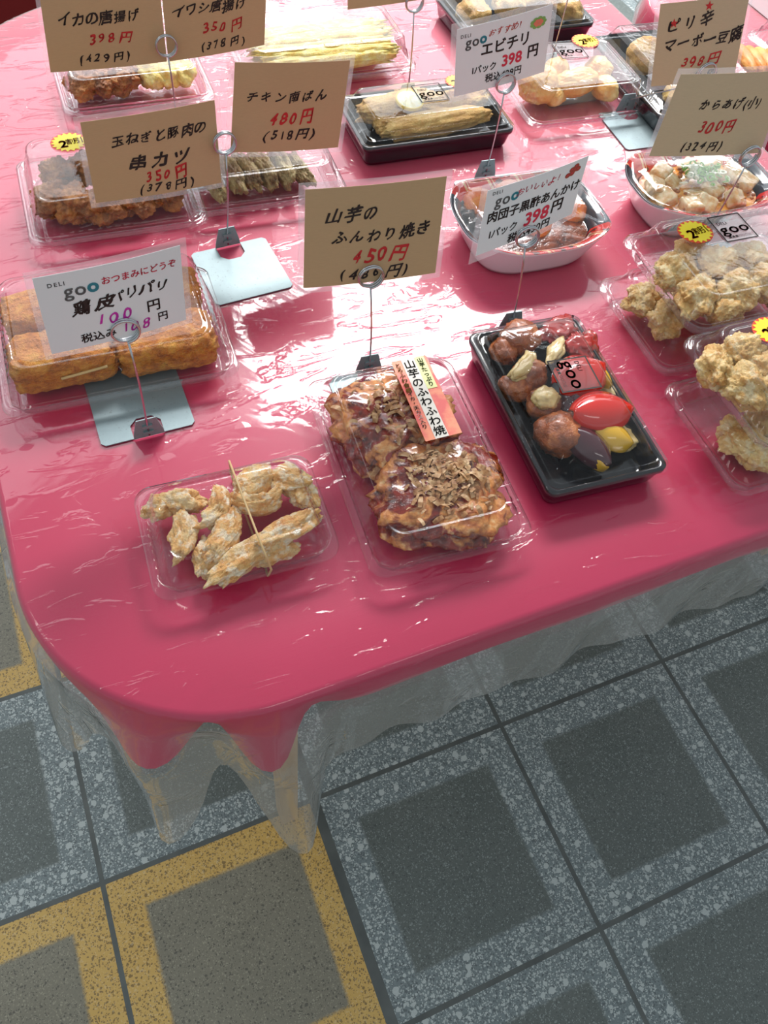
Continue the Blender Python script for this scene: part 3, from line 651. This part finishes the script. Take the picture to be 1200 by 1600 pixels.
ORD = ['first', 'second', 'third', 'fourth', 'fifth', 'sixth', 'seventh', 'eighth', 'ninth', 'tenth', 'eleventh', 'twelfth', 'thirteenth', 'fourteenth']
def pieces(name, what, cat, where, lst, m, group, lvl=4, **kw):
    """lst: (px, py, height of centre above film, dx, dy, dz, rot, bend) - labels run from left to right in the photo"""
    order = sorted(range(len(lst)), key=lambda i: lst[i][0]); n = len(lst)
    for k, i in enumerate(order):
        px, py, h, dx, dy, dz, rot, *b = lst[i]
        side = ('leftmost' if k == 0 else 'rightmost' if k == n-1 else ORD[k]+' from the left') if n > 1 else 'single'
        nugget(name, f'{what}, {side} in {where}', cat, at(px, py, TZ+h), (dx, dy, dz), rot, i*3+len(where)+px*.01, m, lvl=lvl, group=group, bend=b[0] if b else 0, **kw)

# A: pale fried pack with rubber band
pA = clamshell('small clear pack of pale fried skin with a rubber band, nearest the table corner', (.080, .410), (.176, .125), .022, .024)
pieces('fried_chicken_skin', 'pale crisp fried skin piece', 'fried food', 'the banded front pack',
       [(250, 793, .022, .032, .026, .020, .3), (286, 783, .026, .040, .026, .022, -.3), (288, 835, .022, .055, .024, .024, 1.25, .8), (343, 795, .028, .050, .022, .022, .9, 1.9),
        (402, 790, .026, .060, .020, .026, -.2, 2.2), (400, 752, .028, .048, .030, .020, .3), (452, 750, .026, .046, .030, .022, -.5, .6), (474, 772, .022, .028, .034, .018, .2), (350, 838, .026, .064, .026, .022, .85, .5),
        (448, 828, .030, .074, .024, .022, .25), (388, 866, .024, .088, .026, .022, .32, -.3), (425, 862, .018, .05, .024, .018, .1), (322, 872, .016, .038, .022, .018, 1.2)], PALE, 'pale fried skin pieces', 5, amp=.27, fine=.08)
bp = [at(x, y, z) for x, y, z in ((352, 716, TZ+.004), (356, 722, TZ+.018), (360, 728, TZ+.0475), (424, 893, TZ+.0475 if 0 else TZ+.046), (428, 905, TZ+.020), (428, 906, TZ+.004))]
def densify(p, n=8): return [p[i].lerp(p[i+1], k/n) for i in range(len(p)-1) for k in range(n)]+[p[-1]]
V, F = tube(densify([at(358, 720, TZ+.024), at(363, 733, TZ+.0478), at(415, 868, TZ+.0478), at(424, 890, TZ+.024), at(424, 890, TZ+.024)+Vector((-.002, .006, -.022)), at(358, 720, TZ+.024)+Vector((0, -.006, -.022))], 4), .0011, 8, True)
tag(obj('rubber_band', V, F, RUBBER), 'thin tan rubber band around the small pack nearest the corner', 'rubber band')

# B: yam cake pack
pB = clamshell('long clear pack of sauced yam cakes with a red label, front centre', (.275, .427), (.170, .250), .022, .028, rot=-.072, slope=.020)
def cake(label, lx, ly, dim, seed, rot):
    M_ = Matrix.Translation(Vector((.275, .427, TZ))) @ Matrix.Rotation(-.072, 4, 'Z'); c = M_ @ Vector((lx, ly, .023))
    return nugget('yam_cake', label, 'yam cake', c, dim, rot, seed, OKO, amp=.16, freq=2.2, lvl=5, p=2.9, fine=.07, group='yam cakes in the front centre pack')
k1 = cake('brown sauced grilled yam cake, upper one under the red label in the front centre pack', -.006, .052, (.126, .112, .044), 3, .2)
k2 = cake('brown sauced grilled yam cake, lower one nearest the viewer in the front centre pack', .006, -.050, (.128, .114, .044), 8, -.3)
rnd = random.Random(5)
for k, n, lab in ((k1, 90, 'shaved bonito flakes strewn over the upper sauced yam cake'), (k2, 300, 'shaved bonito flakes strewn over the lower sauced yam cake')):
    bv = BVHTree.FromPolygons([v.co for v in k.data.vertices], [tuple(p.vertices) for p in k.data.polygons]); V = []; F = []
    for i in range(n):
        x = rnd.gauss(0, .022) + (.006 if k is k2 else 0); y = rnd.gauss(.006 if k is k2 else .0, .020)
        hit, nr, *_ = bv.ray_cast(Vector((x, y, .2)), Vector((0, 0, -1)))
        if hit is None: continue
        a = rnd.uniform(0, 2*PI); L = rnd.uniform(.005, .014); W = L*rnd.uniform(.2, .6)
        d = Vector((math.cos(a), math.sin(a), rnd.uniform(-.3, .5))).normalized(); e = Vector((-math.sin(a), math.cos(a), rnd.uniform(-.5, .5))).normalized()
        b = len(V); hit = hit + Vector((0, 0, rnd.uniform(.0005, .0035)))
        for q in range(4):
            t = q/3-.5; cu = Vector((0, 0, (.25-t*t)*L*.6))
            V += [hit+d*L*t+e*W*.5*(1-abs(t)*.5)+cu, hit+d*L*t-e*W*.5*(1-abs(t)*.9)+cu]
        F += [(b+2*q, b+2*q+1, b+2*q+3, b+2*q+2) for q in range(3)]
    fo = obj('bonito_flakes', V, F, FLAKE, None, False); fo.location = k.location; fo.rotation_euler = k.rotation_euler
    tag(fo, lab, 'bonito flakes'); fo['kind'] = 'stuff'
def yam_label():
    z = TZ+.0526
    C4 = [at(611, 566, z), at(665, 555, z), at(722, 676, z), at(665, 690, z)]
    M_ = pB.matrix_basis.inverted()
    C4 = [M_ @ p for p in C4]; W = (C4[1]-C4[0]).length; H = (C4[3]-C4[0]).length
    def fn(x, y, l):
        u, v = x/W+.5, .5-y/H; return (C4[0]*(1-u)+C4[1]*u)*(1-v)+(C4[3]*(1-u)+C4[2]*u)*v+Vector((0, 0, l))
    def q(nm, u0, u1, v0, v1, l, m, par):
        return obj(nm, [fn((u-.5)*W, (.5-v)*H, l) for u, v in ((u0, v1), (u1, v1), (u1, v0), (u0, v0))], [(0, 1, 2, 3)], m, par, False)
    o = q('paper_label', 0, 1, 0, 1, .0002, LRED, pB)
    q('panel', .27, .64, 0, 1, .0005, CREAM, o); q('panel', .64, .92, 0, .42, .0006, LGREEN, o)
    MM = dict(k=INK, y=YEL, g=plain('label_green_ink', (.05, .16, .02), .6), w=CREAM)
    write([('山芋のふわふわ焼', -.045*W, 0, H*.118, 'k', B_(.01, vert=True)), ('山芋たっぷり', .28*W, .29*H, H*.062, 'g', B_(.02, vert=True)), ('とろふわ食感', -.37*W, .27*H, H*.064, 'y', B_(.02, vert=True)), ('イカ・天カス入り', -.37*W, -.14*H, H*.056, 'w', B_(.02, vert=True))], fn, 'lettering', o, MM, .001)
yam_label()

# C: black tray, meatballs and peppers
pC = tray('black tray of glazed meatballs with red and yellow pepper, front right', (.461, .442), (.140, .232), .030, .024, rot=-.075)
goo(pC, *((pC.matrix_basis.inverted() @ at(897, 585, TZ+.0555)).xy), .0548, .047, -1.62)
pieces('meatball', 'brown glazed meatball', 'meatball', 'the black front tray',
       [(788, 548, .020, .036, .034, .028, 1), (806, 606, .018, .034, .040, .026, 1), (812, 528, .028, .046, .044, .038, 0), (828, 585, .022, .042, .040, .034, 1), (850, 632, .020, .040, .040, .032, 2), (874, 678, .026, .054, .052, .042, 0)], MEAT, 'glazed meatballs in the black tray', amp=.10, fine=.07)
pieces('red_meat_slice', 'red sauced meat piece', 'meat', 'the black front tray', [(872, 516, .026, .050, .034, .022, .2), (910, 540, .026, .044, .040, .022, .9)], plain('red_sauced_meat', (.42, .02, .015), .2, coat=1), 'red meat pieces in the black tray', amp=.25, fine=.12)
pieces('bamboo_shoot_slice', 'pale yellow bamboo shoot slice', 'vegetable', 'the black front tray', [(820, 574, .034, .052, .020, .012, .6, 1.0), (868, 548, .032, .046, .018, .010, .7), (853, 622, .036, .030, .026, .018, .3), (952, 612, .022, .020, .070, .012, .25), (968, 683, .018, .036, .040, .012, .2)], POTA, 'bamboo shoot slices in the black tray', amp=.2)
nugget('aubergine_piece', 'dark purple aubergine chunk beside the large meatball in the black front tray', 'vegetable', at(905, 640, TZ+.022), (.040, .05, .03), .5, 7, AUB, amp=.15, group='pepper and aubergine pieces in the black tray')
def wedge(name, label, px, py, h, L, Wd, rot, m, tilt=(0, 0), inner=None):
    n, k = 16, 6; V = []; F = []
    for j in range(k+1):
        b = j/k*2-1
        for i in range(n+1):
            a = i/n*2-1; x = a*L/2; y = b*Wd/2*math.sqrt(max(0, 1-a*a*.92)); V.append(Vector((x, y, .010*(1-b*b)+.006*(1-a*a))))
    V += [v - Vector((0, 0, .0035)) for v in V]; q = (n+1)*(k+1)
    for j in range(k):
        for i in range(n):
            a = j*(n+1)+i; F.append((a, a+1, a+n+2, a+n+1)); F.append((a+n+1+q, a+n+2+q, a+1+q, a+q))
    for i in range(n): F.append((i+q, i+1+q, i+1, i)); a = k*(n+1)+i; F.append((a, a+1, a+1+q, a+q))
    for j in range(k): a = j*(n+1); F.append((a, a+n+1, a+n+1+q, a+q)); a += n; F.append((a+q, a+n+1+q, a+n+1, a))
    o = obj(name, V, F, m); o.location = at(px, py, TZ+h); o.rotation_euler = (tilt[0], tilt[1], rot)
    return tag(o, label, 'vegetable', 'pepper and aubergine pieces in the black tray')
wedge('red_pepper_piece', 'glossy red pepper piece under the square sticker in the black front tray', 905, 590, .034, .066, .054, .15, PEPR, (.1, 0))
wedge('red_pepper_piece', 'large bare glossy red pepper wedge in the black front tray', 938, 645, .038, .072, .046, -.15, PEPR, (.25, .1))
wedge('yellow_pepper_piece', 'yellow pepper piece under the large red wedge in the black front tray', 950, 682, .024, .052, .036, -.7, PEPY, (.2, .2))
wedge('yellow_pepper_piece', 'yellow pepper strip along the right side of the black front tray', 935, 590, .026, .04, .016, 1.7, PEPY)
wedge('aubergine_piece', 'dark purple aubergine wedge at the near end of the black front tray', 918, 700, .026, .058, .036, -1.1, AUB, (.3, .2))
wedge('yellow_pepper_piece', 'yellow orange pepper tip at the near end of the black front tray', 928, 722, .018, .030, .018, -.9, PEPY, (.3, .2))

# D: breaded skewers
pD = clamshell('large clear pack of golden breaded cutlet skewers, under the 100 yen card', (.024, .690), (.246, .178), .020, .040, rot=-.050, slope=.018, ripple=.0009)
Dm = Matrix.Translation(Vector((.024, .690, TZ))) @ Matrix.Rotation(-.05, 4, 'Z')
for i, (x, y, lab) in enumerate(((-.055, .036, 'back left'), (.052, .036, 'back right'), (-.055, -.030, 'front left'), (.052, -.034, 'front right'))):
    nugget('breaded_cutlet', f'golden crumbed cutlet block, {lab} in the skewer pack', 'breaded cutlet', Dm @ Vector((x, y, .029)), (.104, .056, .044), -.05, i+2, GOLD, amp=.05, freq=2.2, lvl=5, p=5, fine=.06, group='breaded cutlets in the skewer pack')
for i, (a, b, lab) in enumerate((((96, 592, .030), (168, 572, .034), 'sticking out of the front left cutlet'), ((20, 515, .040), (70, 500, .044), 'by the back left cutlet'))):
    V, F = tube(densify([at(a[0], a[1], TZ+a[2]), at(b[0], b[1], TZ+b[2])], 4), .0016, 8); tag(obj('bamboo_skewer', V, F, BAMBOO), 'bamboo skewer stick '+lab, 'skewer')

# E, F, G, H: rear left packs
pE = clamshell('clear pack of dark fried chicken with a yellow discount sticker, left side', (.076, .943), (.216, .172), .018, .040, rot=-.05, slope=.020)
sunburst(pE, *((pE.matrix_basis.inverted() @ at(108, 224, TZ+.058)).xy), .0585, .020, .1)
pieces('fried_chicken', 'dark brown fried chicken piece', 'fried chicken', 'the left stickered pack',
       [(85, 310, .026, .05, .045, .036, .2), (118, 318, .026, .05, .05, .04, 1), (140, 262, .034, .05, .05, .036, .3), (95, 272, .030, .05, .045, .036, 2), (165, 320, .024, .05, .045, .036, .5), (215, 312, .024, .05, .045, .036, .9), (262, 300, .024, .05, .045, .036, .1), (225, 260, .028, .05, .05, .036, .3), (185, 265, .028, .05, .05, .036, .8)],
       BROWN, 'dark fried chicken pieces', 5, amp=.28, fine=.10)
pF = clamshell('clear pack of herby fried chicken slices, under the 480 yen card', (.268, .925), (.212, .128), .018, .034, rot=-.055)
pieces('fried_chicken_slice', 'brown and green fried chicken slice', 'fried chicken', 'the 480 yen pack',
       [(330, 282, .024, .02, .07, .036, .2), (362, 272, .026, .022, .07, .038, .1), (384, 268, .026, .024, .07, .038, .2), (412, 265, .026, .022, .07, .036, .15), (438, 262, .024, .022, .07, .036, .1), (465, 262, .022, .022, .065, .030, .2)], GREENY, 'herby chicken slices', 5, amp=.26, fine=.10)
pG = clamshell('clear pack of brown and yellow fried food, under the joined pair of cards', (.160, 1.190), (.212, .146), .018, .034, rot=-.03)
pieces('fried_squid', 'brown fried squid piece', 'fried squid', 'the pack under the joined cards',
       [(130, 132, .026, .045, .04, .034, .2), (160, 128, .026, .045, .04, .034, 1), (190, 126, .026, .045, .04, .034, .4), (205, 112, .026, .045, .04, .034, .4), (145, 108, .026, .05, .04, .034, .4)], BROWN, 'fried squid pieces', 5, amp=.28, fine=.10)
pieces('fried_sardine', 'yellow fried piece', 'fried fish', 'the pack under the joined pair of cards',
       [(235, 118, .026, .036, .05, .034, .2), (260, 115, .026, .036, .05, .034, .1), (284, 112, .026, .036, .05, .034, .1)], YELL, 'yellow fried pieces')
pH = clamshell('long clear pack of pale yellow tempura strips, top centre', (.452, 1.195), (.272, .150), .020, .038, rot=-.03)
Hm = Matrix.Translation(Vector((.452, 1.195, TZ))) @ Matrix.Rotation(-.03, 4, 'Z'); rnd = random.Random(3)
for r0 in range(9):
    nugget('tempura_strip', 'thin pale yellow tempura strip, '+('nearest' if r0 == 0 else 'at the very back' if r0 == 8 else ORD[r0]+' from the front')+' of the top centre pack', 'tempura', Hm @ Vector((rnd.uniform(-.006, .006), -.046+r0*.0115, .030+.010*math.sin(PI*r0/8)+rnd.uniform(-.003, .003))),
           (.215, .022, .022), rnd.uniform(-.05, .05), r0, YELL, amp=.10, freq=5, lvl=4, p=3, fine=.12, group='tempura strips in the top centre pack')
# I: black tray with fried fish and lemon
pI = tray('black tray of fried fish fillets with a lemon slice, behind the prawn card', (.536, .985), (.232, .128), .030, .026, rot=-.04)
goo(pI, *((pI.matrix_basis.inverted() @ at(672, 146, TZ+.0565)).xy), .0566, .044, .0)
sunburst(pI, *((pI.matrix_basis.inverted() @ at(715, 128, TZ+.0565)).xy), .0566, .017, .1)
pieces('fried_fish', 'long beige crumbed fried fish', 'fried fish', 'the black tray with lemon',
       [(620, 166, .030, .130, .046, .030, .14), (700, 162, .028, .125, .040, .028, .0), (680, 192, .032, .170, .036, .030, .03), (605, 195, .024, .040, .044, .022, .1)], BEIGE, 'crumbed fish in the tray with lemon', 5, amp=.10, freq=2.5, p=2.6)
lp = at(640, 157, TZ+.046); lem = thing('lemon_slice', 'round lemon slice on the fried fish in the black tray', 'lemon slice', lp)
lem.rotation_euler = (.12, 0, .3)
V, F = loft([[Vector((.0185*math.cos(a), .0185*math.sin(a), z)) for a in [2*PI*k/36 for k in range(36)]] for z in (-.002, .002)]); obj('flesh', V, F, LEMON, lem, False)
V, F = loft([[Vector((r*math.cos(a), r*math.sin(a), z)) for a in [2*PI*k/36 for k in range(36)]] for r, z in ((.0186, -.0021), (.0205, -.0021), (.0205, .0021), (.0186, .0021), (.0186, -.0021))], False, False); obj('rind', V, F, RIND, lem, False)
# J: fried dumplings
pJ = clamshell('square clear pack of round fried dough with stickers, right of the prawn card', (.800, 1.015), (.205, .168), .014, .042, rot=-.06, slope=.014)
iJ = pJ.matrix_basis.inverted()
goo(pJ, *((iJ @ at(890, 80, TZ+.056)).xy), .0565, .046, -.05); sunburst(pJ, *((iJ @ at(914, 66, TZ+.056)).xy), .0572, .020, .1)
pieces('fried_prawn', 'smooth golden fried prawn piece', 'fried prawn', 'the prawn card pack',
       [(842, 132, .030, .066, .060, .050, .2), (902, 130, .030, .082, .042, .042, .1, 1.8), (870, 110, .026, .05, .04, .034, 1), (935, 108, .030, .045, .045, .034, .3), (945, 138, .022, .036, .05, .034, .4), (868, 150, .018, .04, .03, .028, .4)], TEMP, 'fried prawn pieces', 5, amp=.09, fine=.03)
# K: black tray at the top
pK = tray('black tray of crumbed fries at the top edge, behind the prawn card', (.815, 1.235), (.240, .140), .030, .026, rot=-.02)
pK2 = None
pieces('crumbed_fry', 'round beige crumbed fry', 'fried food', 'the black tray at the top edge', [(740, 18, .030, .060, .06, .036, .2), (795, 8, .030, .056, .055, .036, 1), (840, 2, .03, .05, .05, .036, 1), (885, 12, .028, .036, .07, .036, .3)], BEIGE, 'crumbed fries in the top black tray', amp=.14)
# L: long black tray at the right, under the starred card
pL = tray('long black tray of a round fried ball, under the two starred card', (.975, 1.000), (.165, .232), .030, .030, rot=-.06)
pieces('fried_ball', 'round beige fried ball', 'fried food', 'the starred card tray', [(1008, 88, .034, .066, .064, .054, .2), (1050, 100, .03, .055, .05, .044, 1), (1090, 175, .028, .05, .06, .04, 1), (1060, 150, .026, .05, .05, .034, 2)], BEIGE, 'fried balls in the tray under the starred card', amp=.10)

# ------------------------------------------------------------------ bowls
def srect(a, b, z, n=96, e=3.2, lift=0):
    P = []
    for k in range(n):
        t = 2*PI*k/n; c, s = math.cos(t), math.sin(t)
        x = math.copysign(abs(c)**(2/e), c)*a; y = math.copysign(abs(s)**(2/e), s)*b
        P.append(Vector((x, y, z + lift*(abs(c*s)*2)**2)))
    return P
def bowl(label, c, w, l, h, rot, fill, group='patterned bowls'):
    o = thing('food_bowl', label, 'food bowl', (c[0], c[1], TZ+.0008), rot, group); a, b = w/2, l/2
    R = [srect(a*.74, b*.74, 0), srect(a*.76, b*.76, 0), srect(a*.80, b*.80, .006), srect(a*.90, b*.90, h*.6, lift=.002), srect(a*.985, b*.985, h-.003, lift=.006), srect(a, b, h, lift=.007), srect(a*.985, b*.985, h+.001, lift=.007)]
    V, F = loft(R, True, False); obj('bowl', V, F, WHITEPL, o)
    R = [srect(a*1.0, b*1.0, h+.0006, lift=.007), srect(a*.97, b*.96, h+.0012, lift=.007), srect(a*.88, b*.85, h-.004, lift=.004), srect(a*.80, b*.75, h-.010, lift=.0), srect(a*.74, b*.69, .012)]
    V, F = loft(R, False, False); n = 96; ix = []
    for f in F:
        v = V[f[0]]; k = f[0] % n; t = 2*PI*k/n; ix.append(0 if abs(math.sin(t)) > .50 else 1)
    ix2 = ix
    obj('rim', V, F, [RIMR, RIMK], o, True, ix2)
    R = [srect(a*.77, b*.73, .030), srect(a*.6, b*.6, .032), srect(a*.3, b*.3, .034)]
    V, F = loft(R, False, True); obj('sauce', V, F, fill, o)
    R = [srect(a*1.0, b*1.0, h+.003, lift=.007), srect(a*.93, b*.92, h+.003, lift=.006), srect(a*.90, b*.88, h+.006, lift=.004), srect(a*.80, b*.76, h+.013, lift=.0), srect(a*.66, b*.62, h+.016), srect(a*.3, b*.3, h+.017)]
    V, F = loft(R, False, True); obj('lid', V, F, LIDM, o)
    return o
pM = bowl('red and gold rimmed bowl of orange glazed meatballs, behind the meatball card', (.566, .725), .200, .158, .044, -.06, DKSAU)
pieces('glazed_meatball', 'orange glazed meatball', 'meatball', 'the red rimmed bowl',
       [(750, 318, .038, .048, .046, .036, 0), (795, 303, .034, .042, .042, .032, 0), (838, 305, .034, .042, .042, .032, 1), (892, 328, .034, .044, .042, .032, 1), (838, 352, .034, .046, .040, .028, 1), (868, 310, .036, .045, .045, .034, 1)], ORNG, 'orange meatballs in the red rimmed bowl', amp=.07, fine=.03)
pieces('dark_mushroom', 'shiny black mushroom piece', 'mushroom', 'the red rimmed bowl', [(730, 338, .034, .03, .022, .016, .4), (742, 352, .034, .034, .022, .014, 1.2), (724, 322, .034, .02, .02, .014, 1.2)], plain('black_mushroom', (.012, .006, .005), .15, coat=1), 'black mushroom pieces', amp=.4)
pN = bowl('red and black rimmed bowl of tofu in orange sauce, right of the meatball bowl', (.838, .722), .214, .150, .044, -.05, SAUCE)
rnd = random.Random(11); cells = []
Nm = Matrix.Translation(Vector((.838, .722, TZ))) @ Matrix.Rotation(-.05, 4, 'Z')
nt = 0
for j in range(4):
    for i in range(6):
        if (i, j) in ((2, 2), (3, 2), (0, 0), (5, 0), (1, 1), (4, 1), (0, 3), (5, 3), (3, 0), (2, 3)): continue
        x = -.066+i*.026+rnd.uniform(-.005, .005); y = -.042+j*.027+rnd.uniform(-.005, .005)
        row = ['front', 'second', 'third', 'back'][j]
        nugget('tofu_cube', f'cream tofu cube, {ORD[i]} from the left, {row} row of the tofu bowl', 'tofu', Nm @ Vector((x, y, .036+rnd.uniform(-.004, .004))), (.028, .025, .018), rnd.uniform(0, 3), nt, TOFU, amp=.05, lvl=4, p=9, fine=.02, tilt=(rnd.uniform(-.5, .5), rnd.uniform(-.5, .5)), group='tofu cubes in the tofu bowl'); nt += 1
V = []; F = []
for i in range(60):
    c = Nm @ Vector((rnd.uniform(-.075, .075), rnd.uniform(-.05, .05), .036+rnd.uniform(0, .006))); b, f = ico(1); s = rnd.uniform(.0015, .0035); k = len(V)
    V += [c+Vector((v.x*s*1.3, v.y*s, v.z*s*.8)) for v in b]; F += [tuple(k+q for q in t) for t in f]
mb = tag(obj('minced_meat', V, F, BROWN), 'bits of minced meat scattered over the tofu', 'minced meat'); mb['kind'] = 'stuff'
V = []; F = []; ix = []
for i in range(70):
    c = Nm @ Vector((rnd.gauss(.006, .014), rnd.gauss(.010, .012), .045+rnd.uniform(0, .006))); k = len(V); r1 = rnd.uniform(.003, .0058)
    q = Matrix.Rotation(rnd.uniform(-1, 1), 3, 'X') @ Matrix.Rotation(rnd.uniform(-1, 1), 3, 'Y')
    P = [[c + q @ Vector((r*math.cos(2*PI*m/10), r*math.sin(2*PI*m/10), z)) for m in range(10)] for r, z in ((r1, 0), (r1, .0018), (r1*.5, .0018), (r1*.5, 0), (r1, 0))]
    v, f = loft(P, False, False); V += v; F += [tuple(k+e for e in t) for t in f]; ix += [0 if rnd.random() < .65 else 1]*len(f)
sc = tag(obj('chopped_scallions', V, F, [SCAL, SCALW], None, False, ix), 'chopped green scallions heaped in the middle of the tofu bowl', 'scallions'); sc['kind'] = 'stuff'
nugget('scallion_slice', 'thick white scallion slice on top of the tofu bowl greens', 'scallion', at(1083, 262, TZ+.054), (.015, .013, .009), .2, 5, SCALW, amp=.08, lvl=3)

# ------------------------------------------------------------------ stacked chicken packs at the right
def kpack(label, c, z, wl, hl, lst, where, rot=-.04, hb=.022, tilt=0):
    o = clamshell(label, c, wl, hb, hl, z=z, rot=rot, group='clear packs of light fried chicken', slope=.018, tilt=tilt)
    pieces('fried_chicken', 'light fried chicken piece', 'fried chicken', where, lst, KARA, 'light fried chicken pieces', 5, amp=.26, fine=.09)
    return o
kpack('clear fried chicken pack, bottom of the rear stack at the right edge', (.715, .520), TZ, (.232, .165), .028,
      [(1005, 470, .024, .05, .045, .030, .2), (1040, 500, .024, .055, .045, .034, 1), (1085, 470, .024, .05, .05, .03, 1), (1130, 480, .024, .05, .05, .03, 1), (1170, 450, .024, .05, .05, .03, 1), (1225, 475, .024, .05, .05, .03, 2)], 'the rear right bottom pack')
pO1 = kpack('clear fried chicken pack with two stickers, top of the rear right stack', (.742, .530), TZ+.0515, (.236, .172), .030,
      [(1055, 425, .080, .055, .045, .036, .2), (1090, 462, .078, .06, .045, .036, .6), (1120, 415, .082, .05, .05, .036, 1), (1150, 455, .080, .05, .045, .036, 1.4), (1170, 405, .080, .05, .05, .034, .2), (1080, 400, .078, .04, .04, .032, .8), (1195, 440, .078, .05, .045, .034, 1), (1135, 480, .074, .045, .035, .026, .3), (1235, 420, .08, .05, .05, .034, 2), (1240, 375, .08, .05, .05, .034, 1)], 'the rear right top pack')
i1 = pO1.matrix_basis.inverted()
sunburst(pO1, *((i1 @ at(1086, 363, TZ+.104)).xy), .0522, .020, .1); goo(pO1, *((i1 @ at(1144, 356, TZ+.104)).xy), .0522, .046, .0)
kpack('clear fried chicken pack, bottom of the near stack at the right edge', (.690, .345), TZ, (.215, .160), .026,
      [(1165, 690, .024, .05, .045, .032, .2), (1195, 668, .024, .05, .045, .032, 1), (1192, 710, .022, .045, .04, .03, 2), (1145, 672, .02, .03, .03, .022, 2), (1245, 690, .024, .05, .05, .034, 1), (1290, 650, .024, .05, .05, .034, 2), (1235, 640, .024, .05, .05, .034, 0)], 'the near right bottom pack')
pO3 = kpack('clear fried chicken pack, top of the near stack at the right edge', (.705, .362), TZ+.0495, (.212, .168), .030,
      [(1120, 575, .078, .05, .04, .034, 1), (1160, 550, .084, .055, .045, .036, .2), (1195, 575, .082, .05, .05, .036, 1.2), (1165, 605, .078, .055, .045, .036, 2.2), (1210, 610, .078, .05, .045, .034, 1), (1235, 570, .078, .05, .05, .034, 1), (1270, 600, .078, .05, .05, .034, 2), (1285, 545, .078, .05, .05, .034, 0)], 'the near right top pack')
i3 = pO3.matrix_basis.inverted(); sunburst(pO3, *((i3 @ at(1205, 517, TZ+.102)).xy), .0522, .020, .1)

# ------------------------------------------------------------------ on the neighbouring table
pP = clamshell('ribbed clear pack of orange fried sausages on the neighbouring table', (1.34, 1.03), (.24, .17), .016, .034, rot=.1, ripple=.0016)
pieces('sausage', 'orange brown fried sausage', 'sausage', 'the neighbouring table pack', [(1165, 92, .030, .085, .022, .022, 1.3), (1180, 94, .030, .085, .022, .022, 1.3), (1196, 96, .030, .085, .022, .022, 1.3), (1213, 98, .030, .085, .022, .022, 1.3)],
       crust('orange_sausage', [(.3, (.50, .12, .02)), (.5, (.72, .26, .05)), (.66, (.84, .42, .10))], 30, .4), 'sausages', amp=.05)
V, F = box(-.16, .16, -.10, .10, .001, .05); o = obj('white_box', V, F, plain('white_foam', (.85, .85, .85), .6), None, False); o.location = (1.48, 1.22, TZ)
tag(o, 'bright white box on the neighbouring table at the top right corner', 'box')
